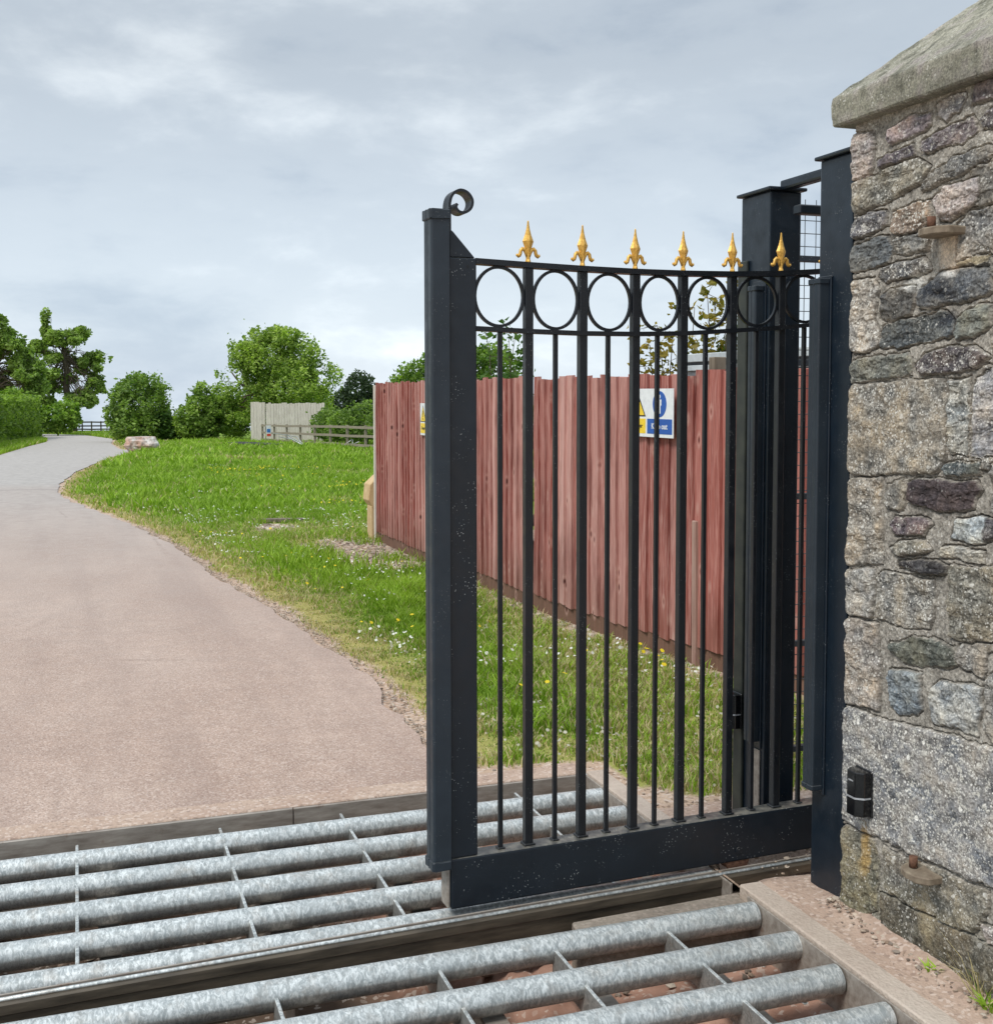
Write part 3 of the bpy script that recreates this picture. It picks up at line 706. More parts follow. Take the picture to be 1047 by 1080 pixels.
# ================================================================ STONE PILLAR
# stones of the gate-side face: outline in mm (distance along the face, height), stone colour, lichen
STONES = [
 ([(2883,2231),(2801,2217),(2780,2180),(2785,2126),(2812,2092),(2880,2099)],(150,135,130),5),
 ([(2722,2176),(2719,2207),(2668,2221),(2617,2226),(2556,2223),(2552,2196),(2579,2178),(2660,2174),(2712,2169)],(140,120,125),4),
 ([(2768,2140),(2711,2146),(2628,2155),(2621,2133),(2627,2122),(2691,2117),(2757,2117)],(92,82,92),3),
 ([(2538,2237),(2497,2243),(2432,2242),(2429,2224),(2445,2200),(2502,2185),(2531,2204)],(135,125,120),8),
 ([(2586,2131),(2587,2155),(2530,2168),(2461,2169),(2400,2179),(2380,2144),(2404,2134),(2437,2123),(2517,2125),(2571,2124)],(110,98,105),5),
 ([(2404,2226),(2391,2247),(2332,2252),(2277,2254),(2270,2198),(2326,2200),(2374,2203),(2401,2204)],(100,88,94),1),
 ([(2372,2162),(2352,2176),(2326,2181),(2265,2186),(2263,2131),(2324,2140),(2367,2145)],(95,90,98),5),
 ([(2492,2073),(2470,2089),(2408,2097),(2338,2095),(2335,2064),(2380,2057),(2457,2040),(2550,2028),(2586,2025),(2551,2064)],(100,98,95),4),
 ([(2894,2083),(2876,2093),(2743,2106),(2614,2116),(2552,2084),(2587,2046),(2675,2031),(2741,2016),(2867,2008),(2893,2039)],(125,118,100),5),
 ([(2549,1999),(2491,2022),(2368,2023),(2367,1979),(2415,1956),(2476,1935),(2509,1939),(2524,1972)],(152,138,136),4),
 ([(2890,1945),(2895,1981),(2859,1998),(2727,1997),(2722,1958),(2773,1943),(2879,1937)],(110,105,108),6),
 ([(2712,1944),(2700,1989),(2623,2002),(2555,2000),(2548,1955),(2571,1934),(2646,1917),(2685,1924)],(138,112,86),9),
 ([(2892,1851),(2886,1900),(2864,1917),(2718,1928),(2701,1896),(2709,1855),(2770,1852),(2855,1843)],(95,100,102),1),
 ([(2697,1879),(2691,1916),(2640,1914),(2565,1925),(2546,1898),(2557,1867),(2638,1868)],(115,112,105),5),
 ([(2445,1831),(2450,1922),(2409,1947),(2318,1949),(2247,1953),(2243,1839),(2314,1840),(2373,1835)],(112,110,108),4),
 ([(2756,1817),(2736,1840),(2670,1851),(2569,1848),(2544,1821),(2605,1809),(2668,1802),(2721,1801)],(105,103,102),10),
 ([(2444,1823),(2394,1834),(2335,1837),(2337,1820),(2394,1818),(2441,1815)],(130,120,90),0),
 ([(2889,1622),(2895,1820),(2776,1818),(2755,1782),(2766,1705),(2737,1634),(2813,1611)],(155,145,132),9),
 ([(2739,1712),(2734,1763),(2701,1778),(2610,1778),(2603,1737),(2615,1710),(2719,1702)],(90,88,85),1),
 ([(2590,1736),(2579,1776),(2484,1808),(2329,1808),(2325,1747),(2343,1733),(2447,1723),(2517,1720),(2571,1720)],(84,90,98),2),
 ([(2750,1626),(2732,1686),(2665,1699),(2481,1704),(2457,1679),(2459,1647),(2526,1634),(2663,1623)],(80,88,92),2),
 ([(2450,1643),(2440,1686),(2396,1706),(2326,1713),(2324,1656),(2388,1638),(2433,1636)],(110,115,105),1),
 ([(2892,1577),(2855,1594),(2624,1605),(2604,1583),(2610,1548),(2789,1538),(2890,1528)],(110,112,100),2),
 ([(2598,1571),(2561,1599),(2478,1616),(2377,1616),(2327,1592),(2364,1566),(2453,1556),(2560,1550)],(85,76,80),6),
 ([(2310,1701),(2244,1711),(2240,1600),(2312,1591),(2318,1641)],(120,116,110),4),
 ([(2891,1283),(2890,1505),(2868,1523),(2488,1540),(2475,1504),(2462,1360),(2481,1327),(2504,1293),(2825,1271)],(135,125,108),6),
 ([(2455,1345),(2468,1504),(2467,1536),(2391,1539),(2385,1446),(2387,1348)],(138,138,130),8),
 ([(2373,1348),(2372,1465),(2371,1535),(2306,1568),(2240,1578),(2232,1351)],(140,135,135),5),
 ([(2480,1307),(2475,1321),(2341,1335),(2348,1305),(2468,1296)],(85,95,95),3),
 ([(2898,1232),(2869,1261),(2723,1271),(2717,1158),(2713,1032),(2892,1008),(2899,1140)],(142,130,112),7),
 ([(2710,1215),(2699,1246),(2627,1271),(2622,1210),(2638,1191),(2697,1188)],(122,116,105),3),
 ([(2616,1219),(2617,1261),(2589,1273),(2361,1288),(2344,1261),(2362,1244),(2369,1216),(2495,1204),(2600,1212)],(70,58,64),0),
 ([(2308,1329),(2232,1340),(2228,1221),(2299,1203)],(128,120,108),4),
 ([(2682,1140),(2670,1169),(2524,1175),(2518,1165),(2547,1129),(2662,1118)],(105,85,90),5),
 ([(2687,1081),(2648,1101),(2547,1117),(2522,1095),(2558,1076),(2647,1067)],(120,115,100),8),
 ([(2443,1133),(2430,1186),(2328,1198),(2334,1138),(2389,1127)],(152,160,160),1),
 ([(2494,1082),(2474,1109),(2405,1113),(2326,1117),(2325,1088),(2404,1084)],(158,155,143),2),
 ([(2656,1033),(2653,1049),(2491,1068),(2461,1060),(2466,1037),(2544,1032)],(68,64,66),1),
 ([(2889,865),(2891,985),(2876,996),(2747,1014),(2749,961),(2754,876),(2850,863)],(150,143,132),7),
 ([(2740,878),(2736,998),(2712,1010),(2513,1018),(2503,966),(2516,889),(2629,878)],(122,118,110),9),
 ([(2444,886),(2453,974),(2450,1063),(2290,1081),(2218,1087),(2212,901),(2284,898),(2398,883)],(120,112,92),5),
 ([(2686,800),(2680,821),(2640,827),(2589,858),(2432,860),(2419,818),(2465,800),(2606,778)],(92,96,83),1),
 ([(2416,827),(2412,870),(2284,890),(2283,878),(2312,863),(2326,803),(2396,813)],(125,118,108),4),
 ([(2891,837),(2858,855),(2736,861),(2716,754),(2719,625),(2888,601)],(146,134,122),6),
 ([(2687,717),(2678,741),(2619,760),(2555,764),(2544,707),(2546,669),(2571,651),(2635,638),(2669,655)],(115,128,136),1),
 ([(2504,721),(2487,758),(2417,774),(2323,780),(2326,720),(2341,657),(2419,652),(2508,645)],(142,147,148),4),
 ([(2308,811),(2282,825),(2210,833),(2204,664),(2276,655),(2306,671),(2311,763)],(138,132,122),5),
 ([(2892,577),(2866,595),(2570,616),(2276,644),(2199,654),(2187,304),(2264,298),(2454,280),(2646,266),(2879,257)],(128,127,128),14),
 ([(2886,234),(2854,248),(2730,250),(2711,191),(2711,53),(2767,18),(2880,5)],(120,112,86),3),
 ([(2687,246),(2566,256),(2446,271),(2281,281),(2286,231),(2331,161),(2413,140),(2532,136),(2675,120)],(118,112,96),6),
 ([(2696,109),(2531,128),(2344,145),(2264,149),(2176,155),(2170,-2),(2265,-7),(2408,-23),(2558,-21),(2689,7)],(105,95,80),3),
]

def sdf(poly, U, V_):
    """signed distance, positive inside"""
    d = np.full(U.shape, 1e9); ins = np.zeros(U.shape, bool); n = len(poly)
    for i in range(n):
        ax_, ay_ = poly[i]; bx_, by_ = poly[(i + 1) % n]
        ex, ey = bx_ - ax_, by_ - ay_
        t = np.clip(((U - ax_) * ex + (V_ - ay_) * ey) / (ex * ex + ey * ey + 1e-12), 0, 1)
        d = np.minimum(d, np.hypot(U - ax_ - ex * t, V_ - ay_ - ey * t))
        c = ((ay_ > V_) != (by_ > V_)) & (U < (bx_ - ax_) * (V_ - ay_) / ((by_ - ay_) if by_ != ay_ else 1e-9) + ax_)
        ins ^= c
    return np.where(ins, d, -d)
def rnd_stones(u0, u1, v0, v1, seed):
    r = random.Random(seed); out = []; v = v0
    pal = [(150, 135, 130), (120, 112, 100), (105, 98, 104), (135, 125, 108), (96, 98, 98), (140, 128, 112), (112, 104, 92), (86, 80, 84)]
    while v < v1:
        hh = r.choice((.07, .1, .13, .2)); u = u0 - r.random() * .05
        while u < u1:
            ww = r.uniform(.1, .3); j = lambda: r.uniform(-.008, .008)
            q = [(u + .008 + j(), v + .008 + j()), (u + ww / 2, v + .006 + j()), (u + ww - .008 + j(), v + .008 + j()), (u + ww - .008 + j(), v + hh - .008 + j()), (u + ww / 2, v + hh - .006 + j()), (u + .008 + j(), v + hh - .008 + j())]
            out.append((q, r.choice(pal), r.choice((1, 3, 5, 8)))); u += ww
        v += hh
    return out
def stone_fields(U, V_, stones, seed):
    """relief, colour and lichen over the grid, U along the wall, V height"""
    A = .010 * fbm(U * 14, V_ * 14, 0 * U, 4, seed + 1); B = .010 * fbm(U * 14 + 9, V_ * 14 + 4, 0 * U, 4, seed + 2)
    A += .006 * fbm(U * 55, V_ * 55, 0 * U, 3, seed + 11); B += .006 * fbm(U * 55 + 3, V_ * 55, 0 * U, 3, seed + 12)
    Uw, Vw = U + A * .9, V_ + B * .9
    mort = np.array([.292, .272, .238])
    C = np.ones(U.shape + (3,)) * mort; L_ = np.full(U.shape, .25)
    gr = fbm(U * 120, V_ * 120, 0 * U, 3, seed + 3); md = fbm(U * 22, V_ * 22, 0 * U, 5, seed + 4)
    rough_layer = fbm(U * 14, V_ * 45, 0 * U, 4, seed + 8)
    q_ = fbm(U * 11, V_ * 26, 0 * U, 4, seed + 15) * 4; fr_ = q_ - np.floor(q_); terr = (np.floor(q_) + np.clip((fr_ - .35) / .3, 0, 1)) / 4
    Hh = -.004 + .0045 * md + .0022 * gr
    M = np.zeros(U.shape); r = random.Random(seed)
    C *= (1 + .35 * md + .45 * gr)[..., None]
    for q, c, lc in stones:
        q = np.array(q, float)
        if q.max() > 50: q = q / 1000
        lo, hi = q.min(0) - .03, q.max(0) + .03
        sel = (U >= lo[0]) & (U <= hi[0]) & (V_ >= lo[1]) & (V_ <= hi[1])
        if not sel.any(): r.random(); continue
        d = sdf([tuple(p) for p in q], Uw[sel], Vw[sel]) + .0015
        k = np.clip(d / .0030, 0, 1); prof = np.clip(d / .008, 0, 1) ** .6
        big = (hi - lo).prod() > .08
        amp = r.uniform(.001, .007)
        ori = r.uniform(-.004, .004)
        uu = (U[sel] - lo[0]) / (hi[0] - lo[0]) - .5
        relief = amp * prof + ori * uu + (.004 * rough_layer[sel] + .003 * md[sel] + .012 * terr[sel]) * (1.0 if not big else .4) + .0024 * gr[sel]
        # dark open joint just outside some edges
        seam = np.clip(1 - np.abs(d + .0025) / .003, 0, 1) * (.4 + .6 * r.random())
        Hh[sel] = np.where(d > 0, relief * k + Hh[sel] * (1 - k), Hh[sel] - seam * .018)
        base = np.array(lin(*c)[:3]); base = (base + (base.mean() - base) * .50) * np.array([1.20, 1.18, 1.13])
        var = 1 + .45 * rough_layer[sel] + .45 * md[sel] + .6 * gr[sel]
        warm = np.stack([1 + .16 * md[sel], 1 + .03 * md[sel], 1 - .16 * md[sel]], -1)
        cc = base * var[:, None] * warm
        C[sel] = cc * k[:, None] + C[sel] * (1 - k[:, None])
        L_[sel] = lc / 10 * k + L_[sel] * (1 - k); M[sel] = np.maximum(M[sel], k)
    return Hh, np.clip(C, .01, .9), L_, M
PXF, PYF, PW, PTOP = 2.08, 2.882, .80, 2.262
ms_ = Mat('rubble_stone', 0.9, spec=0.25)
vcol = ms_.attr('col').outputs['Color']; lich = ms_.attr('lichen').outputs['Fac']
g1 = ms_.noise(ms_.pos, 160, 4, 0.7); g2 = ms_.noise(ms_.pos, 40, 5, 0.7)
c = ms_.mix(ms_.ramp(g1, 0.3, 0.72), ms_.mix(1.0, vcol, (0.52, 0.52, 0.53, 1), 'MULTIPLY'), ms_.mix(1.0, vcol, (1.60, 1.58, 1.55, 1), 'MULTIPLY'))
v1 = ms_.vor(ms_.pos, 130); v1b = ms_.sepz(ms_.vor(ms_.pos, 130, 1), 0)
sizef = ms_.math('MULTIPLY', ms_.math('POWER', v1b, 1.5), 0.46)
spots = ms_.math('GREATER_THAN', sizef, ms_.math('ADD', v1, ms_.math('MULTIPLY', ms_.math('SUBTRACT', g1, .5), .25)))
patch = ms_.ramp(ms_.math('ADD', ms_.noise(ms_.pos, 13, 4, 0.6), ms_.math('MULTIPLY', ms_.math('SUBTRACT', lich, 0.5), 0.22)), 0.42, 0.52)
amt = ms_.math('MULTIPLY', ms_.math('MULTIPLY', spots, patch), ms_.math('ADD', 0.5, ms_.math('MULTIPLY', lich, 0.6), True))
c = ms_.mix(ms_.math('MULTIPLY', amt, 0.8), c, lin(226, 224, 216))
v2 = ms_.vor(ms_.pos, 55); v2b = ms_.sepz(ms_.vor(ms_.pos, 55, 1), 1)
sp2 = ms_.math('GREATER_THAN', ms_.math('MULTIPLY', ms_.math('POWER', v2b, 5.0), 0.40), ms_.math('ADD', v2, ms_.math('MULTIPLY', ms_.math('SUBTRACT', g1, .5), .35)))
c = ms_.mix(ms_.math('MULTIPLY', ms_.math('MULTIPLY', sp2, lich), 0.85), c, lin(232, 230, 222))
c = ms_.mix(ms_.math('MULTIPLY', ms_.math('MULTIPLY', ms_.ramp(g2, 0.52, 0.62), ms_.ramp(g1, 0.42, 0.55)), ms_.math('MULTIPLY', lich, 0.75)), c, lin(205, 202, 192))
# height above the ground
z = ms_.sepz(ms_.pos, 2)
ms_.color(c); ms_.bump(ms_.math('ADD', g1, ms_.math('MULTIPLY', g2, 1.0)), 0.45, 0.004)
M_STONE = ms_.m

pillar = thing('stone_pillar', 'rubble stone gate pillar spotted with white lichen under a pyramidal capstone', 'pillar', (PXF, PYF, 0))
STEP = .0028
us = np.arange(PYF - PW, PYF + .10, STEP)[::-1]; vs_ = np.arange(-.06, PTOP, STEP)
U, V_ = np.meshgrid(us, vs_)
st_all = rnd_stones(2.0, 2.16, -.06, 2.3, 5) + STONES
Hh, C, LI, MM = stone_fields(U, V_, st_all, 100)
# stains: lime run and black streak below the upper bracket, limey patch below the lower one, foot darker and slightly greener towards the ground
def blot(u, v, su, sv, seed): return np.clip(1.25 - np.sqrt(((U - u) / su) ** 2 + ((V_ - v) / sv) ** 2) + .7 * fbm(U * 25, V_ * 18, 0 * U, 4, seed), 0, 1)
def stain(Cx, msk, rgb, k): 
    msk = np.clip(msk * 1.6, 0, 1)[..., None] * k
    return Cx * (1 - msk) + np.array(lin(*rgb)[:3]) * msk
C = stain(C, blot(2.47, 1.855, .045, .055, 1), (218, 200, 178), .8)
C = stain(C, blot(2.60, 1.788, .045, .016, 2), (214, 214, 208), .75)
C = stain(C, blot(2.465, 1.80, .03, .010, 12), (224, 224, 220), .8)
C = stain(C, blot(2.50, 1.765, .085, .030, 3), (40, 45, 54), .8)
C = stain(C, blot(2.485, 1.687, .045, .024, 4), (46, 50, 58), .75)
C = stain(C, blot(2.56, 1.718, .022, .010, 6), (215, 213, 205), .7)
C = stain(C, blot(2.50, .12, .03, .08, 5), (176, 162, 136), .6)
C = stain(C, blot(2.62, .22, .06, .05, 8), (84, 80, 80), .5)
C = stain(C, blot(2.77, .22, .02, .07, 9), (176, 146, 92), .7)
C = stain(C, blot(2.85, 2.15, .04, .10, 10), (170, 158, 150), .35)
foot = np.clip(1 - (V_ + .02) / .26, 0, 1)
C = C * (1 - foot[..., None] * .35) * np.where(True, np.stack([1 - .02 * foot, 1 + .02 * foot, 1 - .10 * foot], -1), 1)
edge_m = MM[:, np.argmin(np.abs(us - (PYF - .018)))]
edge_s = np.convolve(np.pad(edge_m, 6, 'edge'), np.ones(13) / 13, 'valid')
jag = (.007 * (1 - edge_s) + .004 * fbm(vs_ * 16, 0 * vs_, 0 * vs_, 4, 77) + .002)[:, None]
s = U - (PYF - jag)
rr_ = .012
X = np.where(s < -rr_, 0, np.where(s < rr_, rr_ * .5 * ((s + rr_) / rr_) ** 2 * .5, s))
Yc = np.where(s < -rr_, U, np.where(s < rr_, PYF - jag - rr_ + (s + rr_) * (1 - (s + rr_) / (4 * rr_)), PYF - jag + 0 * U))
nx_ = np.where(s < 0, -1., 0.); 
X = X - Hh * np.where(s < -rr_, 1, np.where(s < rr_, .7, 0.0)); Yc = Yc + Hh * np.where(s < -rr_, 0, np.where(s < rr_, .7, 1.0)) * .35
idx = np.arange(U.size).reshape(U.shape)
F = np.stack([idx[:-1, :-1], idx[1:, :-1], idx[1:, 1:], idx[:-1, 1:]], -1).reshape(-1, 4)
Vv = np.stack([X, Yc - PYF, V_], -1).reshape(-1, 3)
link('stonework', raw_mesh('stonework', Vv, F, M_STONE, C.reshape(-1, 3), False, {'lichen': LI.ravel()}), pillar)
# road-side face
st2 = .007
us2 = np.arange(PXF, PXF + PW + .001, st2); vs2 = np.arange(-.06, PTOP, st2)
U, V_ = np.meshgrid(us2, vs2)
Hh, C, LI, MM = stone_fields(U, V_, rnd_stones(2.07, 2.9, -.06, 2.3, 9), 300)
idx = np.arange(U.size).reshape(U.shape)
F = np.stack([idx[:-1, :-1], idx[:-1, 1:], idx[1:, 1:], idx[1:, :-1]], -1).reshape(-1, 4)
Vv = np.stack([U - PXF, -PW - Hh, V_], -1).reshape(-1, 3)
link('stonework', raw_mesh('stonework', Vv, F, M_STONE, C.reshape(-1, 3), True, {'lichen': LI.ravel()}), pillar)
b = MB(); b.box(.03, PW, -PW + .022, -.03, -.06, PTOP); 
m = Mat('mortar_core', 0.9); m.color(m.mix(m.ramp(m.noise(m.obj, 12, 5), .3, .7), lin(110, 102, 92), lin(150, 140, 124))); m.bump(m.noise(m.obj, 40, 5), .8, .01)
b.build('core', m.m, pillar)
# capstone: slab with pyramid, rings of displaced vertices
n = 110
tt = np.linspace(0, 4, 4 * n, endpoint=False)
def sq(t):
    k = np.floor(t).astype(int) % 4; f = (t - np.floor(t)) * 2 - 1; o = np.ones_like(f)
    return np.select([k == 0, k == 1, k == 2, k == 3], [-o, f, o, -f]), np.select([k == 0, k == 1, k == 2, k == 3], [-f, -o, f, o])
sx, sy = sq(tt)   # unit square outline
HW = PW / 2 + .040
zl = [(HW - .09, 2.2545), (HW - .05, 2.254), (HW - .012, 2.2535), (HW - .005, 2.255), (HW - .001, 2.260), (HW, 2.270), (HW, 2.285), (HW, 2.30), (HW, 2.315), (HW - .0005, 2.328), (HW - .002, 2.335), (HW - .007, 2.340)]
for k in range(1, 62):
    t = k / 61; zl.append(((HW - .007) * (1 - t) + .01 * t, 2.340 + .352 * t))
Vr = []; ccx, ccy = PW / 2, -PW / 2
for hw, z in zl:
    Vr.append(np.stack([ccx + sx * hw, ccy + sy * hw, np.full(4 * n, z)], -1))
Vr = np.array(Vr); nR = len(zl)
a_ = fbm(Vr[..., 0] * 9, Vr[..., 1] * 9, Vr[..., 2] * 9, 5, 60); b_ = fbm(Vr[..., 0] * 45, Vr[..., 1] * 45, Vr[..., 2] * 45, 3, 61)
amp = (.0018 * a_ + .0026 * b_)
Vr[..., 0] += amp * sx; Vr[..., 1] += amp * sy; Vr[..., 2] += np.where(np.arange(nR)[:, None] > 9, .003 * a_ + .0035 * b_, .15 * amp)
idx = np.arange(nR * 4 * n).reshape(nR, 4 * n); nx1 = np.roll(idx, -1, 1)
F = np.stack([idx[:-1], idx[1:], nx1[1:], nx1[:-1]], -1).reshape(-1, 4)
# joints between cap blocks every ~.33 m along the faces are faint: keep as colour
f1 = fbm(Vr[..., 0] * 5, Vr[..., 1] * 5, Vr[..., 2] * 5, 5, 63)[..., None]; f2 = fbm(Vr[..., 0] * 30, Vr[..., 1] * 30, Vr[..., 2] * 30, 4, 64)[..., None]
cA, cB, cD = [np.array(lin(*q)[:3]) for q in ((120, 120, 106), (150, 148, 134), (112, 106, 104))]
Cc = cA + (cB - cA) * np.clip(.5 + f1, 0, 1); Cc = Cc + (cD - Cc) * np.clip(f2 * 1.6 + .1, 0, .8); Cc = Cc * (1 + 1.0 * f2) * 1.15
f3 = fbm(Vr[..., 0] * 2.2, Vr[..., 1] * 2.2, Vr[..., 2] * 6, 3, 66)[..., None]; Cc = Cc * (1 + .5 * f3)
jl = np.minimum(np.abs(((Vr[..., 1] + .13) % .27) - .135), np.abs(((Vr[..., 0] + .02) % .27) - .135))[..., None]
Cc = Cc * (1 - .35 * np.clip(1 - jl / .006, 0, 1) * (np.abs(sx) + 0 > 0)[None, :, None])
capm = raw_mesh('capstone', Vr.reshape(-1, 3), F, M_STONE, np.clip(Cc.reshape(-1, 3), .02, .8), False, {'lichen': np.full(nR * 4 * n, .12)})
link('capstone', capm, pillar)

# hinge brackets left in the stone
def bracket(loc, label, up):
    t = thing('hinge_bracket', label, 'bracket', loc, 0, 'old hinge brackets in the stone pillar')
    b = MB(); pl = [(.03, -.055), (-.03, -.055), (-.052, -.03), (-.055, .01), (-.045, .04), (-.02, .055), (.03, .055)]
    b.prism(pl, 'z', -.010, .010, .003); b.build('plate', M_GG, t)
    b = MB(); b.tube([(-.02, .02, .012), (-.02, .02, .04)], .011, 12); b.build('pin', M_RUST, t)
m = Mat('old_iron', 0.8); m.color(m.mix(m.ramp(m.noise(m.obj, 50, 5), .35, .7), lin(112, 98, 82), lin(142, 130, 112))); m.bump(m.noise(m.obj, 90, 4), .4, .003)
M_GG_keep = M_GG; M_GG = m.m
bracket((2.062, 2.495, .250), 'grey iron hinge bracket with rusty pin low on the stone pillar', True)
M_GG = m.m
bracket((2.062, 2.475, 1.905), 'small rusty iron hinge bracket high on the stone pillar above a lime stain', False)

# ================================================================ RED FEATHER-EDGE FENCE
def wood(name, c0, c1, pale, palek):
    m = Mat(name, 0.85, spec=0.25)
    v = m.mapv(m.pos, (9, 9, 0.55))
    n = m.noise(v, 4, 6, 0.65, 0.4); fi = m.noise(m.mapv(m.pos, (60, 60, 1.6)), 3, 4, 0.6)
    rnd = m.attr('rnd').outputs['Fac']
    c = m.mix(m.ramp(n, 0.32, 0.7), c0, c1)
    c = m.mix(m.math('MULTIPLY', rnd, .8), c, pale)
    c = m.mix(m.math('MULTIPLY', m.ramp(fi, 0.48, 0.62), palek), c, pale)
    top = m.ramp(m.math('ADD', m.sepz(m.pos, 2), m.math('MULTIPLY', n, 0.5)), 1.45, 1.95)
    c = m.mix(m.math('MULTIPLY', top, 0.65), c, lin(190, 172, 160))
    kn = m.vor(m.mapv(m.pos, (0.01, 8.5, 4.6)), 1.0)
    blot_ = m.noise(m.mapv(m.pos, (3, 3, .9)), 1.6, 5, .6)
    c = m.mix(m.math('MULTIPLY', m.ramp(blot_, .50, .66), .5), c, tuple(v * .62 for v in c0[:3]) + (1,))
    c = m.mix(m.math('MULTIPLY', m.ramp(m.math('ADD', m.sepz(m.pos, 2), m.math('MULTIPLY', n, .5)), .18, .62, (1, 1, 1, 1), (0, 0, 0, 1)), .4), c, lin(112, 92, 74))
    c = m.mix(m.math('MULTIPLY', m.ramp(kn, 0.06, 0.11, (1, 1, 1, 1), (0, 0, 0, 1)), 0.85), c, lin(74, 32, 28))
    halo = m.math('MULTIPLY', m.ramp(kn, 0.14, 0.26, (1, 1, 1, 1), (0, 0, 0, 1)), m.ramp(kn, 0.11, 0.15))
    c = m.mix(m.math('MULTIPLY', halo, 0.45), c, lin(205, 170, 158))
    m.color(c); m.bump(m.math('ADD', n, fi), 0.45, 0.004); return m.m
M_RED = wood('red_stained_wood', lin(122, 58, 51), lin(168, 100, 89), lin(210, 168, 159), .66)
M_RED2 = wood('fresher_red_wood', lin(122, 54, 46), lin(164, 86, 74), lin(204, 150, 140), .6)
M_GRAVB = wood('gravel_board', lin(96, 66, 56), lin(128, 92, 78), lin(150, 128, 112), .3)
def grey_wood(name, c0, c1):
    m = Mat(name, 0.9, spec=0.2)
    n = m.noise(m.mapv(m.pos, (12, 12, 0.8)), 3, 6, 0.65)
    m.color(m.mix(m.ramp(n, .3, .7), c0, c1)); m.bump(n, .4, .01); return m.m
M_GREYW = grey_wood('weathered_grey_wood', lin(168, 160, 150), lin(222, 216, 206))
M_DARKW = grey_wood('dark_rail_wood', lin(92, 84, 72), lin(140, 130, 116))
def feather_boards(y0, y1, ztop, zbot, seed, mat, name, parent, missing=None, pitch=.118):
    """overlapping tapered boards following the fence line; one mesh"""
    r = random.Random(seed); V = []; F = []; RN = []
    y = y1
    while y > y0 + .02:
        wv = min(pitch + r.uniform(-.006, .006), y - y0)
        ya, yb = y, y - wv - .018
        dz = r.uniform(-.012, .012); lift = r.uniform(0, .006); rn = r.random() ** 2
        zb = (zbot(y) if callable(zbot) else zbot) + r.uniform(-.012, .006)
        nz = 9
        lean = r.uniform(-.004, .004)
        cols = []
        for (yy_, off) in ((ya, .004), (ya - .003, -.006 - lift), (yb, -.026 - lift), (yb, -.004)):
            x = float(fence_x(yy_))
            cols.append([(x + off + .0025 * math.sin(k * 1.1 + seed + y * 9), yy_ + lean * k / nz, zb + (ztop + dz - zb) * k / (nz - 1) + (.003 * r.uniform(-1, 1) if k == nz - 1 else 0)) for k in range(nz)])
        b0 = len(V)
        for c in cols: V += c
        RN += [rn] * (4 * nz)
        for c in range(4):
            for k in range(nz - 1):
                a = b0 + c * nz + k; d = b0 + ((c + 1) % 4) * nz + k
                F.append((a, a + 1, d + 1, d))
        F.append((b0 + nz - 1, b0 + 2 * nz - 1, b0 + 3 * nz - 1, b0 + 4 * nz - 1))
        y -= wv
    V = np.array(V)
    me = raw_mesh(name, V, F, mat, None, False, {'rnd': RN})
    return link(name, me, parent)
zb_f = lambda y: h1(y) + .115
def fence_run(y0, y1, ztop, label, seed, mat):
    t = thing('board_fence', label, 'fence', (0, 0, 0), 0, 'red board fence panels')
    feather_boards(y0 + .012, y1 - .012, ztop, zb_f, seed, mat, 'boards', t)
    V = []
    b = MB()
    n = max(2, int((y1 - y0) / .5))
    ys = np.linspace(y0, y1, n + 1)
    b.strip([(float(fence_x(y)) + .004, y, h1(y) + .035) for y in ys], (0, 0, 1), .17, .03)
    o = b.build('gravel_board', M_GRAVB, t)
    for z in (.35, .95, 1.48):
        b = MB(); b.strip([(float(fence_x(y)) + .035, y, h1(y) * .5 + z) for y in ys], (0, 0, 1), .07, .05); b.build('arris_rail', M_GREYW, t)
    for y in ys[::3]:
        b = MB(); x = float(fence_x(y)); b.box(x + .065, x + .16, y - .045, y + .045, h1(y) - .1, ztop - .03, .004); b.build('fence_post', M_GREYW, t)
    return t
fence_run(8.06, 13.0, 1.622, 'long weathered red board fence running away left of and behind the gate stile', 1, M_RED)
fence_run(5.822, 7.985, 1.612, 'red board fence panel carrying the blue and yellow warning sign', 2, M_RED)
fence_run(4.15, 5.855, 1.63, 'shorter fresher red fence panel nearest the gate posts', 3, M_RED2)
def post(x, y, z0, z1, wx, mat, label, name='fence_post', cat='post', grp=None, lean=0):
    b = MB(); b.box(-wx / 2, wx / 2, -wx / 2, wx / 2, 0, z1 - z0, .004)
    for v in b.bm.verts: v.co.y += lean * v.co.z; 
    o = b.build(name, mat, None, (x, y, z0)); return tag(o, label, cat, grp)
post(3.22, 5.80, -.06, .80, .04, grey_wood('stained_post', lin(140, 106, 96), lin(178, 150, 138)), 'pale split timber post leaning in the gap between two red fence panels', lean=.014)
post(3.17, 13.06, -.2, 1.60, .05, M_GREYW, 'pale grey timber post closing the far end of the red fence')
# tan wooden block at the far end
b = MB(); b.prism([(3.09, .30), (3.11, .48), (3.22, .58), (3.22, .22), (3.16, .20)], 'y', 13.12, 13.40, .006)
b.box(3.13, 3.19, 13.14, 13.36, h1(13.2) - .02, .23, .004)
m = Mat('tan_wood', .8); m.color(m.mix(m.ramp(m.noise(m.obj, 12, 5), .3, .7), lin(186, 156, 112), lin(208, 182, 140))); 
tag(b.build('timber_bracket', m.m), 'tan timber offcut jutting out behind the far end of the red fence', 'timber')

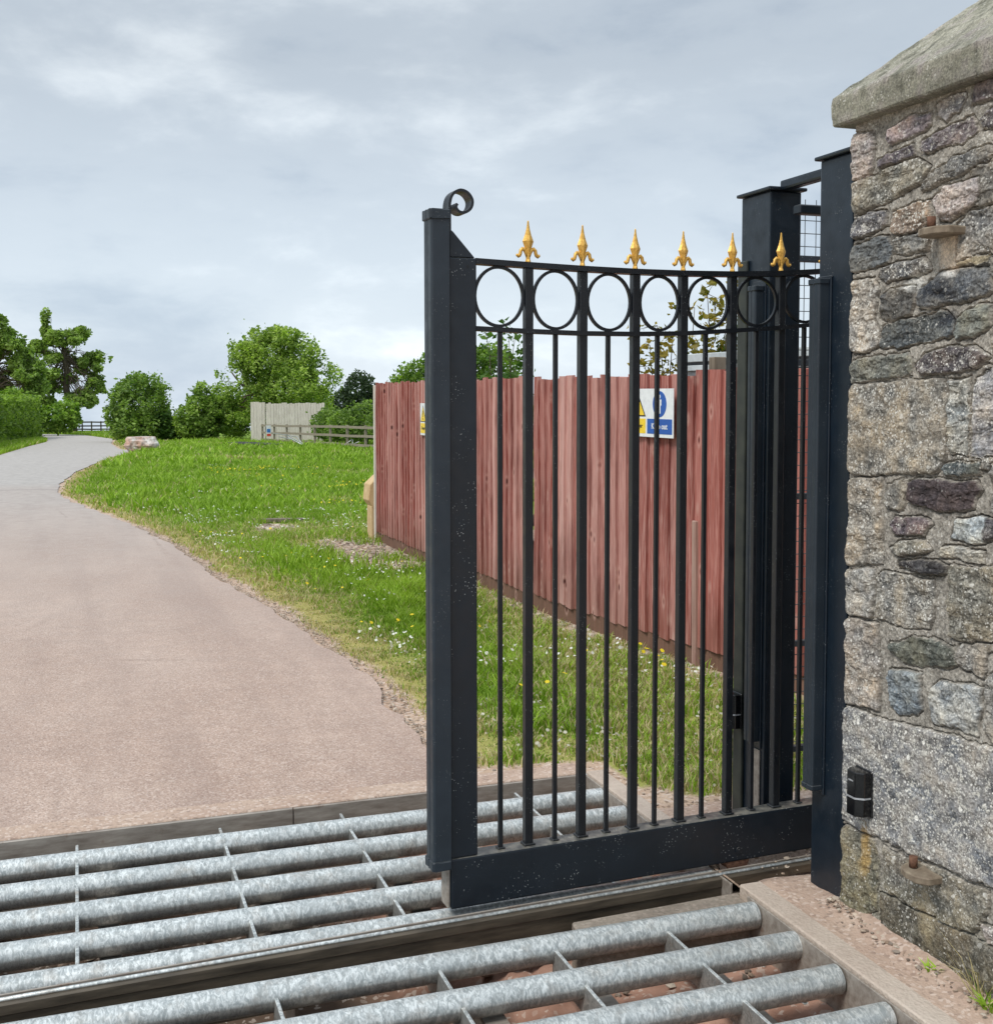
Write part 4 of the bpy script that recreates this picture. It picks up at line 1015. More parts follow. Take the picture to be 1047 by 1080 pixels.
# ================================================================ SIGNS
def flat(name, rgb, rough=.4):
    m = Mat(name, rough); m.color(m.mix(m.ramp(m.noise(m.pos, 30, 4), .4, .8), lin(*rgb), lin(*[int(v * .92) for v in rgb]))); return m.m
M_SW, M_SY, M_SB, M_SK = flat('sign_white', (226, 230, 232)), flat('sign_yellow', (240, 205, 40)), flat('sign_blue', (18, 84, 170)), flat('sign_black', (22, 22, 22))
def text_mesh(name, body, size, mat, parent, loc, rot):
    cu = bpy.data.curves.new(name, 'FONT'); cu.body = body; cu.size = size; cu.align_x = 'CENTER'; cu.align_y = 'CENTER'; cu.extrude = .0004; cu.offset = size * .018
    tmp = bpy.data.objects.new('tmp', cu); col.objects.link(tmp)
    dg = bpy.context.evaluated_depsgraph_get(); dg.update()
    me = bpy.data.meshes.new_from_object(tmp.evaluated_get(dg)); bpy.data.objects.remove(tmp); bpy.data.curves.remove(cu)
    me.materials.clear(); me.materials.append(mat)
    o = bpy.data.objects.new(name, me); col.objects.link(o); o.parent = parent; o.location = loc; o.rotation_euler = rot
    return o
def warning_sign(loc, rotz, label, W, Hh_):
    # local: sign in the xz plane, facing -y, origin at the bottom left corner
    t = thing('warning_sign', label, 'sign', loc, rotz, 'warning signs on the red fence')
    b = MB(); b.box(0, W, -.003, 0, 0, Hh_, .0008); b.build('board', M_SW, t)
    wl = W * .40; g = .014
    e = -.0036
    def pr(poly, mat, name, d=0): b = MB(); b.prism(poly, 'y', e - .0006 - d, e + .0005 - d); return b.build(name, mat, t)
    bh = Hh_ * .33
    pr([(g, g + .006), (wl - g * .4, g + .006), (wl - g * .4, g + bh), (g, g + bh)], M_SY, 'yellow_box')
    pr([(wl + g, g + .006), (W - g, g + .006), (W - g, g + bh), (wl + g, g + bh)], M_SB, 'blue_box')
    cx = (wl + g * .6) / 2; tb = g + bh + .012; tw = wl * .46; th = Hh_ - tb - .02
    pr([(cx - tw, tb), (cx + tw, tb), (cx, tb + th)], M_SK, 'warning_triangle')
    pr([(cx - tw * .84, tb + .008), (cx + tw * .84, tb + .008), (cx, tb + th - .016)], M_SY, 'triangle_fill', .0008)
    pr([(cx - .006, tb + .045), (cx + .006, tb + .045), (cx + .009, tb + th * .68), (cx - .009, tb + th * .68)], M_SK, 'exclamation_mark', .0016)
    pr([(cx + .009 * math.cos(a), tb + .028 + .009 * math.sin(a)) for a in [2 * PI * k / 12 for k in range(12)]], M_SK, 'exclamation_mark', .0016)
    bx = (wl + W) / 2; rr = min((W - wl) / 2 - .02, (Hh_ - tb) / 2 - .006); cz = tb + rr - .002
    pr([(bx + rr * math.cos(a), cz + rr * math.sin(a)) for a in [2 * PI * k / 40 for k in range(40)]], M_SB, 'blue_disc')
    # white standing figure on the disc
    pr([(bx + .012 * math.cos(a), cz + rr * .58 + .012 * math.sin(a)) for a in [2 * PI * k / 14 for k in range(14)]], M_SW, 'figure', .0008)
    pr([(bx - .022, cz + rr * .36), (bx - .022, cz - rr * .1), (bx - .012, cz - rr * .1), (bx - .012, cz - rr * .72), (bx + .012, cz - rr * .72), (bx + .012, cz - rr * .1), (bx + .022, cz - rr * .1), (bx + .022, cz + rr * .36)], M_SW, 'figure', .0008)
    text_mesh('lettering', 'Keep out', bh * .50, M_SW, t, (bx, e - .0012, g + .003 + bh / 2), (R(90), 0, 0))
    text_mesh('lettering', 'Danger', bh * .40, M_SK, t, ((g + wl) / 2, e - .0012, g + .003 + bh / 2), (R(90), 0, 0))
    return t
ang = math.atan2(5.97 - 6.46, 3.195 - 3.16)
warning_sign((3.12, 6.46, 1.25), R(-86), 'white, yellow and blue Danger Keep out sign on the red fence behind the gate bars', .50, .28)
warning_sign((3.07, 10.87, 1.115), R(-90), 'small warning sign on the far red fence, mostly hidden behind the gate stile', .50, .30)

# ================================================================ SHED behind the fence
shed = thing('metal_shed', 'pale grey metal shed top showing above the red fence', 'shed', (4.15, 5.2, 0))
m = Mat('pale_sheet', .5); nn = m.noise(m.obj, 9, 4); m.color(m.mix(m.ramp(nn, .3, .7), lin(170, 178, 180), lin(205, 212, 212))); M_SHEET = m.m
b = MB(); b.box(0, 2.4, 0, 2.45, -.1, 1.66, .005); b.build('wall', M_SHEET, shed)
b = MB(); b.box(-.05, 2.45, -.05, 2.5, 1.661, 1.70, .004); b.build('roof', M_SHEET, shed)
b = MB(); b.box(-.035, 2.44, -.035, 2.485, 1.701, 1.722, .002); b.build('dark_trim', M_BLACKP, shed)
b = MB(); b.box(-.06, 2.46, -.06, 2.51, 1.7225, 1.78, .004); b.build('roof_edge', M_SHEET, shed)
post(3.30, 5.74, 0, 1.70, .07, M_DARKW, 'dark square timber post rising just above the join of two fence panels')

# ================================================================ FOLIAGE
def leaf_mat(name, transl=.35, rough=.5):
    m = Mat(name, rough, spec=.35)
    vc = m.attr('col').outputs['Color']; m.color(vc)
    tr = m.t.nodes.new('ShaderNodeBsdfTranslucent')
    m.link(m.mix(1.0, vc, (1.0, 1.15, .45, 1), 'MULTIPLY'), tr.inputs['Color'])
    ms = m.t.nodes.new('ShaderNodeMixShader'); ms.inputs[0].default_value = transl
    m.link(m.b.outputs[0], ms.inputs[1]); m.link(tr.outputs[0], ms.inputs[2]); m.link(ms.outputs[0], m.o.inputs[0])
    return m.m
M_LEAF = leaf_mat('leaves', .45); M_BLADE = leaf_mat('grass_blades', .3, .6)
m = Mat('bark', .9); nn = m.noise(m.mapv(m.obj, (4, 4, .8)), 3, 6, .65); m.color(m.mix(m.ramp(nn, .3, .7), lin(64, 56, 46), lin(104, 94, 80))); m.bump(nn, .5, .03); M_BARK = m.m
def leaves(P_, size, c_dark, c_light, jit=.35, aspect=.6, tone=None):
    """leaf quads at points P_ (n,3)"""
    n = len(P_)
    a = rng.normal(size=(n, 3)); a[:, 2] *= .6; a /= np.linalg.norm(a, axis=1)[:, None]
    b_ = np.cross(a, rng.normal(size=(n, 3))); b_ /= np.linalg.norm(b_, axis=1)[:, None]
    s = size * (1 + jit * rng.normal(size=n)).clip(.4, 2)[:, None]
    nrm = np.cross(a, b_)
    tip, base = P_ + a * s * .5, P_ - a * s * .5
    l, r_ = P_ + b_ * s * aspect * .5 + nrm * s * .12, P_ - b_ * s * aspect * .5 + nrm * s * .12
    V = np.stack([base, l, tip, r_], 1).reshape(-1, 3); F = np.arange(4 * n).reshape(n, 4)
    t = rng.random(n) if tone is None else np.clip(tone + .25 * rng.normal(size=n), 0, 1)
    C = np.array(c_dark) + (np.array(c_light) - np.array(c_dark)) * t[:, None]
    C *= (1 + .12 * rng.normal(size=n))[:, None]
    return V, F, np.repeat(C, 4, 0).clip(.003, .9)
def clump_points(blobs, n, gap=.0, seed=0, shell=.55, freq=1.0):
    """points inside the union of ellipsoids, gathered into clumps; blobs (x,y,z,rx,ry,rz)"""
    B = np.array(blobs, float); vol = (B[:, 3] * B[:, 4] * B[:, 5]) ** .67; pr = vol / vol.sum()
    k = rng.choice(len(B), n * 3, p=pr)
    d = rng.normal(size=(n * 3, 3)); d /= np.linalg.norm(d, axis=1)[:, None]
    r_ = shell + (1 - shell) * rng.random(n * 3) ** .6
    rough_ = 1 + .34 * fbm(d[:, 0] * 2.6 + k * 7, d[:, 1] * 2.6, d[:, 2] * 2.6, 4, seed) + .10 * np.abs(rng.normal(size=n * 3)) * (rng.random(n * 3) < .12)
    p = B[k, :3] + d * B[k, 3:] * (r_ * rough_)[:, None]
    f_ = fbm(p[:, 0] * freq, p[:, 1] * freq, p[:, 2] * freq, 3, seed + 5)
    keep = f_ > gap + rng.normal(size=n * 3) * .05
    p = p[keep][:n]; f_ = f_[keep][:n]
    return p, f_
def foliage(name, parent, blobs, n, size, cd, cl, gap=-.25, seed=0, freq=1.0, shell=.5, org=(0, 0, 0)):
    p, f_ = clump_points(blobs, n, gap, seed, shell, freq)
    V, F, C = leaves(p, size, cd, cl, tone=.45 + .9 * f_)
    return link(name, raw_mesh(name, V - np.array(org), F, M_LEAF, C), parent)
def limb(b, p0, p1, r0, r1, seed, n=7, wob=.06):
    r = random.Random(seed); p0, p1 = Vector(p0), Vector(p1); Ln = (p1 - p0).length
    pts = [p0.lerp(p1, k / n) + Vector([r.uniform(-1, 1) * wob * Ln * math.sin(PI * k / n) for _ in range(3)]) for k in range(n + 1)]
    b.tube(pts, [r0 + (r1 - r0) * k / n for k in range(n + 1)], 7); return pts
def back(bl, y0, y1):
    """the same crown, standing further off"""
    k = y1 / y0; return [(b_[0] * k, b_[1] + y1 - y0, (b_[2] - H) * k + H, b_[3] * k, b_[4] * k, b_[5] * k) for b_ in bl]
def tree(label, base, trunk_top, r0, blobs, n, size, cd, cl, group=None, gap=-.2, seed=0, freq=1.0, cat='tree', name='broadleaf_tree', shell=.4, twigs=3):
    t = thing(name, label, cat, base, 0, group)
    b = MB(); r = random.Random(seed); tt = Vector(trunk_top) - Vector(base)
    limb(b, (0, 0, -.3), tt, r0, r0 * .55, seed, 8, .03)
    for k, bl in enumerate(blobs):
        s0 = tt * r.uniform(.6, 1.0); e_ = Vector(bl[:3]) - Vector(base)
        pts = limb(b, s0, e_, r0 * (.38 if len(blobs) < 30 else .13), r0 * (.12 if len(blobs) < 30 else .03), seed + k + 1)
        for j in range(twigs):
            q = Vector(bl[:3]) - Vector(base) + Vector([r.uniform(-.85, .85) * bl[3 + i] for i in range(3)])
            limb(b, pts[4], q, r0 * (.16 if len(blobs) < 30 else .05), r0 * .02, seed * 3 + k * 7 + j, 5)
    b.build('trunk', M_BARK, t)
    foliage('crown', t, blobs, n, size, cd, cl, gap, seed, freq, shell, base)
    return t
GD, GL_ = (.016, .045, .008), (.10, .20, .030)
# helper giving world points from bearing-like coordinates is avoided: everything sits at measured positions
# --- far left oaks
def ob(x, y, z, r, rz=None): return (x, y, z, r, r, rz or r)
def oak_blobs(env, n, r0, r1, seed):
    """many small leaf masses spread through the envelope ellipsoids"""
    r = random.Random(seed); out = []
    for k in range(n):
        e_ = env[k % len(env)]; d = Vector((r.gauss(0, 1), r.gauss(0, 1), r.gauss(0, 1))).normalized() * r.uniform(.35, 1)
        q = r.uniform(r0, r1); out.append((e_[0] + d.x * e_[3], e_[1] + d.y * e_[4], e_[2] + d.z * e_[5], q * 1.15, q, q * .75))
    return out
tree('tall open oak with a bare dark trunk beside the far lane', (-.25, 111, -1.9), (-.9, 111, 5.6), .40,
     oak_blobs([ob(-.4, 111, 6.2, 1.8, 1.5), ob(1.2, 111, 4.4, 1.3, 1.6), ob(1.6, 110.5, 2.6, .9, 1.3), ob(-2.6, 111, 5.0, 1.7, 1.7), ob(-1.9, 111, 2.9, 2.1, 1.5), ob(-3.2, 111, 1.5, 1.6, 1.5), ob(.4, 110, 1.4, 1.1, 1.2)], 84, .35, .75, 5) + [ob(-2.3, 111, 8.1, .45, .9), ob(-2.2, 111, 7.0, .6, .8)],
     32000, .27, (.10, .17, .035), (.40, .54, .14), 'oaks by the far lane', -.05, 11, 1.5, shell=.1, twigs=2)
tree('spreading oak cut off by the left edge of the picture', (-6.5, 100, -1.7), (-6.3, 100, 4.0), .42,
     oak_blobs([ob(-6.0, 100, 6.2, 1.5, 1.7), ob(-4.9, 100, 5.2, 1.7, 1.4), ob(-3.6, 100, 4.1, 1.5, 1.0), ob(-4.6, 100, 2.8, 2.0, 1.2), ob(-3.0, 100, 2.0, 1.4, 1.0), ob(-7.5, 100, 4.5, 2.2, 2.0)], 70, .4, .8, 8),
     26000, .27, (.10, .17, .035), (.39, .54, .14), 'oaks by the far lane', -.05, 23, 1.5, shell=.1, twigs=2)
foliage_b = lambda label, blobs, n, size, cd, cl, seed, group=None, name='leafy_bush', cat='bush', gap=-.3, freq=1.2, shell=.55: tree(label, (blobs[0][0], blobs[0][1], h1(blobs[0][1])), (blobs[0][0], blobs[0][1], blobs[0][2] - .3), .09, blobs, n, size, cd, cl, group, gap, seed, freq, cat, name, shell, 1)
foliage_b('light green bush at the foot of the two oaks', [ob(-3.4, 96, .2, 1.2, 1.5), ob(-1.9, 96, -.3, 1.3, 1.1), ob(-.7, 97, -.1, 1.1, 1.2), ob(-4.6, 95, .4, 1.2, 1.6)], 6000, .30, (.08, .17, .02), (.36, .52, .09), 5)
# --- clipped hedge on the left
hd = thing('clipped_hedge', 'long clipped hedge along the left side of the far lane', 'hedge', (-3.4, 78, h1(78)))
hp = []
ys_h = rng.uniform(52, 89.0, 26000)
xe = np.interp(ys_h, [52, 70, 88], [-4.6, -4.05, -2.45]); ht = 2.55 + .18 * fbm(ys_h * .5, 0 * ys_h, 0 * ys_h, 3, 4) + .1 * np.sin(ys_h)
u = rng.random(26000); side = u < .6; cap_e = u > .93
xx = np.where(side, xe + .12 * rng.normal(size=26000), xe - rng.random(26000) * 1.6)
zz = np.where(side | cap_e, rng.random(26000) * ht, ht + .10 * rng.normal(size=26000))
yy_ = np.where(cap_e, 89 + .15 * rng.normal(size=26000), ys_h)
xx = np.where(cap_e, -2.4 - rng.random(26000) * 1.6, xx) - .35 * (zz / ht) ** 3 * side + .14 * fbm(yy_ * 1.3, zz * 1.5, 0 * zz, 3, 8)
hp = np.stack([xx, yy_, zz + hgt(yy_)], -1)
V, F, C = leaves(hp, .19, (.08, .16, .02), (.34, .48, .09), tone=.35 + .6 * fbm(hp[:, 0] * 1.5, hp[:, 1] * 1.5, hp[:, 2] * 1.5, 3, 9) + .25 * (zz / ht))
link('foliage', raw_mesh('foliage', V - np.array([-3.4, 78, h1(78)]), F, M_LEAF, C), hd)
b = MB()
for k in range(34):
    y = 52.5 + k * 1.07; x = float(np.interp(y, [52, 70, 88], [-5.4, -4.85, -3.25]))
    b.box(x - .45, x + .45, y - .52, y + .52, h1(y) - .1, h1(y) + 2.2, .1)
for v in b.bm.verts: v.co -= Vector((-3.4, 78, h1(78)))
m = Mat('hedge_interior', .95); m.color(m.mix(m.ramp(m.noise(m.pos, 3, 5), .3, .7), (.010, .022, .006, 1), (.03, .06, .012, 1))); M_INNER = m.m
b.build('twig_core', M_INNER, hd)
# --- rounded bushes and big tree in the middle distance
HG1, HG2 = (.08, .16, .03), (.34, .48, .11)
foliage_b('tall rounded dark green bush right of the lane', [ob(3.4, 70, 1.0, 1.75, 1.7), ob(2.35, 70, .5, .9, 1.3), ob(4.2, 70, .6, .95, 1.5), ob(3.4, 69.6, -.3, 1.75, 1.0), ob(3.2, 70, 1.9, 1.1, .75)], 14000, .17, HG1, HG2, 31, 'bushes right of the lane', gap=-.15, freq=2.0)
foliage_b('pointed bush with pale tips between the rounded bush and the big tree', [ob(6.5, 68, .7, .8, 1.5), ob(5.9, 68, 0, .9, 1.0), ob(7.2, 68, .3, .8, 1.2), ob(6.5, 68.5, -.4, 1.2, .9), ob(7.9, 68, .5, .7, 1.2)], 12000, .17, (.09, .18, .03), (.42, .56, .13), 32, 'bushes right of the lane', gap=-.15, freq=2.0)
foliage_b('low dark bush filling the dip between two taller bushes', [ob(5.05, 69, -.55, .8, .75), ob(5.6, 69, -.5, .8, .8), ob(4.6, 69, -.3, .6, .9)], 5000, .17, HG1, (.06, .13, .02), 33, 'bushes right of the lane', gap=-.5)
tree('big round bright green tree behind the grey board panel', (10.6, 67.5, -1.12), (10.6, 67.5, 1.6), .3,
     back([ob(9.7, 63, 3.4, 1.9, 1.7), ob(8.4, 63, 3.5, 1.1, 1.1), ob(11.2, 63, 3.3, 1.4, 1.3), ob(12.2, 63, 2.3, 1.3, 1.0), ob(9.2, 63, 4.4, .9, .65), ob(10.4, 63, 4.5, 1.0, .6), ob(7.6, 63, 2.7, .8, .7), ob(10.6, 62.4, 1.9, 2.0, 1.2), ob(8.2, 62.6, 1.4, 1.1, 1.5), ob(8.1, 65.6, .2, 1.1, 1.2), ob(9.2, 65.5, .4, 1.2, 1.3), ob(7.4, 65.5, 1.0, .7, 1.2), ob(12.0, 65.5, .9, 1.5, 1.2)], 63, 67.5),
     40000, .16, (.11, .20, .035), (.52, .66, .15), None, -.10, 41, 1.3, shell=.45)
foliage_b('dark grey green tree far off between the big tree and the red fence', [ob(25.2, 110, 1.6, 1.9, 1.9), ob(23.8, 110, .6, 1.5, 1.5), ob(26.4, 110, .3, 1.6, 1.6)], 6000, .32, (.03, .055, .03), (.09, .13, .07), 43, None, 'broadleaf_tree', 'tree', -.2)
tree('bright green tree crown rising over the left part of the red fence', (9.0, 30, h1(30)), (9.0, 30, 1.0), .2,
     [ob(8.6, 30, 1.7, .9, .8), ob(9.5, 30, 2.0, 1.0, 1.0), ob(10.4, 30, 2.0, .9, .9), ob(8.0, 30, 1.5, .5, .5)], 12000, .10, (.06, .13, .02), (.28, .42, .07), None, -.25, 44, 1.8)
# brambles behind the rail fence
foliage_b('tangle of brambles growing behind the post and rail fence', [ob(x, y, z, r, r * .85) for x, y, z, r in ((11.4, 56, .0, .9), (11.3, 52, .1, .9), (11.7, 50, .3, 1.0), (12.0, 47, .35, 1.0), (12.5, 44.5, .35, 1.0), (13.0, 42, .5, 1.1), (13.4, 40, .4, 1.1), (12.0, 59, .0, 1.0), (14.2, 38, .5, 1.2), (11.5, 54, -.55, .7), (12.6, 48.5, -.5, .9))], 26000, .14, (.06, .12, .022), (.32, .46, .10), 51, None, 'bramble_thicket', 'brambles', -.3, 1.6)

def leafy_shrub(label, base, stems, n, size, cd, cl, seed, spread=.10):
    t = thing('leafy_shrub', label, 'shrub', base)
    b = MB(); r = random.Random(seed); pts_all = []
    for k, (dx, dy, dz) in enumerate(stems):
        pts = limb(b, (dx * .4, dy * .4, 0), (dx, dy, dz), .012, .003, seed + k, 8, .04)
        for p in pts[3:]:
            for j in range(3):
                q = p + Vector((r.gauss(0, spread), r.gauss(0, spread), r.gauss(0, spread * .7)))
                b.tube([p, q], [.003, .0015], 4); pts_all += [p.lerp(q, a) for a in (.5, .8, 1)]
    b.build('stems', M_BARK, t)
    A = np.array([tuple(p) for p in pts_all]); idx_ = rng.integers(0, len(A), n)
    p = A[idx_] + rng.normal(size=(n, 3)) * size * .55
    V, F, C = leaves(p, size, cd, cl)
    link('leaves', raw_mesh('leaves', V, F, M_LEAF, C), t)
leafy_shrub('green leafy shoots rising above the red fence behind the first gate bars', (4.25, 12, h1(12)), [(-.14, 0, 2.28), (-.05, .1, 2.0), (.12, 0, 2.25), (.24, .1, 2.30), (.3, 0, 2.05), (.0, 0, 1.85), (.2, .05, 1.9), (-.2, 0, 1.8)], 900, .075, (.03, .085, .012), (.14, .26, .035), 61, .07)
leafy_shrub('maple like shrub with bronze tinged leaves rising above the fence near the sign', (4.85, 9, h1(9)), [(-.32, 0, 1.98), (-.2, .1, 2.15), (-.05, .1, 2.05), (.1, 0, 2.3), (.22, 0, 2.42), (.35, .1, 2.35), (.0, 0, 1.9), (.42, 0, 2.2), (.55, .1, 2.5), (.5, 0, 2.0), (.3, .1, 1.9), (-.4, .1, 1.8)], 1500, .062, (.12, .13, .02), (.42, .30, .05), 62, .09)
leafy_shrub('green shrub between the bronze leaved shrub and the gate post above the fence', (5.4, 9.2, h1(9)), [(-.1, 0, 1.95), (.05, 0, 2.0), (.15, 0, 2.05), (.25, .1, 2.0), (.35, 0, 2.15)], 1200, .06, (.03, .09, .012), (.14, .26, .035), 63, .09)

# ================================================================ MID-DISTANCE FENCES AND BITS
pnl = thing('garden_fence', 'weathered pale grey vertical board panel in front of the big tree', 'fence panel', (8.68, 63.6, 0))
def vboards(p0, p1, z0, z1, name, n, thick=.03):
    d = Vector((p1[0] - p0[0], p1[1] - p0[1], 0)); Ln = d.length; a = math.atan2(d.y, d.x); r = random.Random(n)
    b = MB()
    for k in range(n):
        wv = Ln / n
        M_ = Matrix.Translation(Vector((p0[0], p0[1], 0))) @ Matrix.Rotation(a, 4, 'Z')
        b.box(k * wv + .004, (k + 1) * wv - .006, -thick / 2 + r.uniform(-.01, .01), thick / 2, z0(k / n) if callable(z0) else z0, z1 + r.uniform(-.04, .03), 0, M_)
    return b.build(name, M_GREYW, pnl)
vboards((0, 0), (.68, -.5), -1.1, 1.08, 'boards', 5)
vboards((.70, -.6), (3.5, -2.2), -1.1, 1.04, 'boards', 22)
def rails(label, pts, hs, th, group=None, mat=None, pr=.05, every=1, name='post_and_rail_fence'):
    t = thing(name, label, 'fence', (pts[0][0], pts[0][1], h1(pts[0][1])), 0, group); o = Vector(t.location)
    for p in pts[::every]:
        b = MB(); z = h1(p[1]); b.box(p[0] - pr, p[0] + pr, p[1] - pr, p[1] + pr, z - .2, z + hs[-1] + .08, .01)
        for v in b.bm.verts: v.co -= o
        b.build('post', mat or M_DARKW, t)
    for hh in hs:
        b = MB(); b.strip([Vector((p[0] - .06, p[1] - .06, h1(p[1]) + hh + random.uniform(-.015, .015))) - o for p in pts], (0, 0, 1), th, .035)
        b.build('rail', mat or M_DARKW, t)
    return t
n = 12
rails('grey post and rail fence running from the board panel to the red fence', [(8.9 + (12.0 - 8.9) * k / n, 61.0 + (35.0 - 61.0) * k / n) for k in range(n + 1)], (.22, .58, .93), .10, None, grey_wood('rail_wood', lin(120, 112, 98), lin(164, 154, 138)), every=1)
rails('dark post and rail fence closing the end of the far lane', [(-4.2 + .78 * k, 113.5 - .3 * k) for k in range(13)], (.35, .65, .98), .12, None, M_DARKW, .06)
# small notice hanging on the rail fence
nb = thing('hanging_notice', 'small white, blue and red notice hanging on the rail fence by the board panel', 'notice', (8.93, 59.1, h1(59.5)))
b = MB(); b.box(-.13, .13, -.012, 0, .40, .95, .003); b.build('board', M_SW, nb)
b = MB(); b.box(-.09, .09, -.015, -.0125, .60, .78); b.build('blue_patch', flat('notice_blue', (60, 120, 190)), nb)
b = MB(); b.box(-.10, .10, -.015, -.0125, .42, .54); b.build('red_patch', flat('notice_red', (214, 84, 62)), nb)
# rock
def rocky(name, label, loc, sc_, seed, mat, cat='rock'):
    b = bmesh.new(); bmesh.ops.create_icosphere(b, subdivisions=4, radius=1)
    A = np.array([v.co for v in b.verts]); f_ = fbm(A[:, 0] * 1.1 + seed, A[:, 1] * 1.1, A[:, 2] * 1.1, 4, seed); q = np.round(f_ * 5) / 5 * .3 + f_ * .7
    for v, k in zip(b.verts, q):
        c_ = v.co * (1 + .7 * k); c_ = Vector((c_.x, c_.y, max(-.7, min(.80, c_.z)))); v.co = Vector((c_.x * sc_[0], c_.y * sc_[1], c_.z * sc_[2]))
    me = bpy.data.meshes.new(name); b.to_mesh(me); b.free(); me.materials.append(mat)
    return tag(link(name, me, None, loc), label, cat)
m = Mat('pinkish_rock', .9); a_ = m.noise(m.obj, 2.2, 5, .6)
m.color(m.mix(m.ramp(m.noise(m.obj, 6, 5, .7), .45, .7), m.mix(m.ramp(a_, .4, .6), lin(196, 160, 142), lin(206, 202, 196)), lin(122, 108, 98))); m.bump(a_, .6, .05)
rocky('boulder', 'pinkish white boulder marking the grass edge by the lane', (2.45, 49.6, h1(49.6) + .28), (.56, .55, .42), 3, m.m)
# black sheet lying on the grass
bs = MB(); 
pts = [(6.45, 55.2), (7.2, 53.6), (8.3, 52.6), (8.7, 53.6), (7.9, 55.0), (7.1, 56.2)]
bs.prism(pts, 'z', h1(54.5) + .12, h1(54.5) + .20, .02)
m = Mat('dark_sheet', .7); m.color((.02, .02, .018, 1)); tag(bs.build('black_board', m.m), 'flat black board lying in the grass in front of the pointed bush', 'board')
# fallen metal hurdle
hu = thing('metal_hurdle', 'bent galvanised metal hurdle lying in the grass below the rail fence', 'hurdle', (9.2, 52, h1(52)))
def tb(name, pts, r=.02): b = MB(); b.tube([Vector(p) for p in pts], r, 8); b.build(name, M_GALVB, hu)
tb('rail', [(-.4, 5, .5), (.25, 2.0, .42), (.0, -.8, .15), (1.0, -3.5, .08), (1.35, -4.4, .50)])
tb('rail', [(-.2, 4.4, .35), (.0, 2.2, .30), (.25, -.4, .10), (1.1, -3.4, .05), (1.6, -4.6, .42)])
tb('brace', [(.0, -.8, .15), (-.45, .6, .48)]); tb('brace', [(.25, -.4, .1), (-.2, 1.2, .45)])
tb('foot', [(1.35, -4.4, .02), (1.38, -4.42, .5)])
# timber lying by the gravel patch
b = MB(); b.box(-.35, .35, -.05, .05, 0, .05, .008); tag(b.build('timber_sleeper', M_DARKW, None, (2.46, 15.7, h1(15.7) + .01), R(-12)), 'brown timber board lying flat in the grass beside the gravel patch', 'timber')
b = MB(); b.box(-.22, .22, -.012, .012, 0, .018, .003); tag(b.build('broken_stick', M_DARKW, None, (2.86, 10.2, h1(10.2) + .03), R(50)), 'dark broken stick on the gravel at the foot of the red fence', 'stick')
# ivy-like growth in the gap between fence panels
foliage_b('strip of green creeper growing through the gap between fence panels', [(3.16, 8.02, z, .03, .05, .16) for z in (.2, .5, .8, 1.1, 1.4)], 500, .035, (.03, .07, .01), (.14, .22, .04), 71, None, 'creeper', 'creeper', -.6, 3)

# ================================================================ GRASS
def blades(X, Y, hgt_, wid, tone, dry, lay=.35):
    n = len(X); Z = hgt(Y) - .004
    a = rng.random(n) * 2 * PI; ca, sa = np.cos(a), np.sin(a)
    ld = rng.random(n) * 2 * PI; lm = hgt_ * (lay + .35 * rng.random(n)); lx, ly = np.cos(ld) * lm, np.sin(ld) * lm
    w2 = wid / 2
    b0 = np.stack([X - ca * w2, Y - sa * w2, Z], -1); b1 = np.stack([X + ca * w2, Y + sa * w2, Z], -1)
    m0 = np.stack([X - ca * w2 * .8 + lx * .35, Y - sa * w2 * .8 + ly * .35, Z + hgt_ * .6], -1); m1 = np.stack([X + ca * w2 * .8 + lx * .35, Y + sa * w2 * .8 + ly * .35, Z + hgt_ * .6], -1)
    tp = np.stack([X + lx, Y + ly, Z + hgt_ * .95], -1)
    V = np.stack([b0, b1, m1, m0, tp], 1).reshape(-1, 3)
    i = np.arange(n) * 5
    F = np.concatenate([np.stack([i, i + 1, i + 2], -1), np.stack([i, i + 2, i + 3], -1), np.stack([i + 3, i + 2, i + 4], -1)])
    g0, g1, st = np.array([.085, .175, .012]), np.array([.33, .50, .045]), np.array([.56, .47, .27])
    C = g0 + (g1 - g0) * np.clip(tone, 0, 1)[:, None]
    isdry = rng.random(n) < dry
    C = np.where(isdry[:, None], st * (.7 + .5 * rng.random(n))[:, None], C) * (1 + .1 * rng.normal(size=n))[:, None]
    return V, F, np.repeat(C.clip(.005, .9), 5, 0)
def lawn(name, label, x0, x1, y0, y1, n, hh, ww, seed, ok=None):
    X = rng.uniform(x0, x1, n); Y = rng.uniform(y0, y1, n)
    if x1 > 3.5 and y1 > 14: X = -.06 * Y + (x1 + .06 * Y) * rng.random(n)
    g = grass_mask(X, Y); keep = (rng.random(n) < g * 1.1) & (X > road_r(Y) + .03)
    if y0 < 13.2: keep &= (X < fence_x(Y) - .03) | (Y > 13.15)
    if ok is not None: keep &= ok(X, Y)
    X, Y, g = X[keep], Y[keep], g[keep]
    t1 = fbm(X * .8, Y * .8, 0 * X, 4, seed); t2 = fbm(X * 4, Y * 4, 0 * X, 2, seed + 3)
    dr = dry_mask(X, Y)
    lush = np.clip(.5 + 1.1 * t1 + .5 * t2, 0, 1) * (1 - .6 * dr)
    tuft = fbm(X * 9, Y * 9, 0 * X, 2, seed + 9)
    hv = hh * (.40 + 1.1 * lush + .9 * tuft).clip(.2, 2.6) * (1 - .5 * dr) * (.7 + .6 * rng.random(len(X)))
    V, F, C = blades(X, Y, hv, ww * (.7 + .6 * rng.random(len(X))), .30 + .55 * rng.random(len(X)) + .45 * t1 + .3 * tuft, .03 + .75 * dr ** 1.3)
    return tag(link(name, raw_mesh(name, V, F, M_BLADE, C)), label, 'grass', None, 'stuff')
lawn('grass', 'long green grass of the verge between the roadway and the red fence', 1.2, 3.3, 3.75, 9.5, 105000, .075, .006, 1)
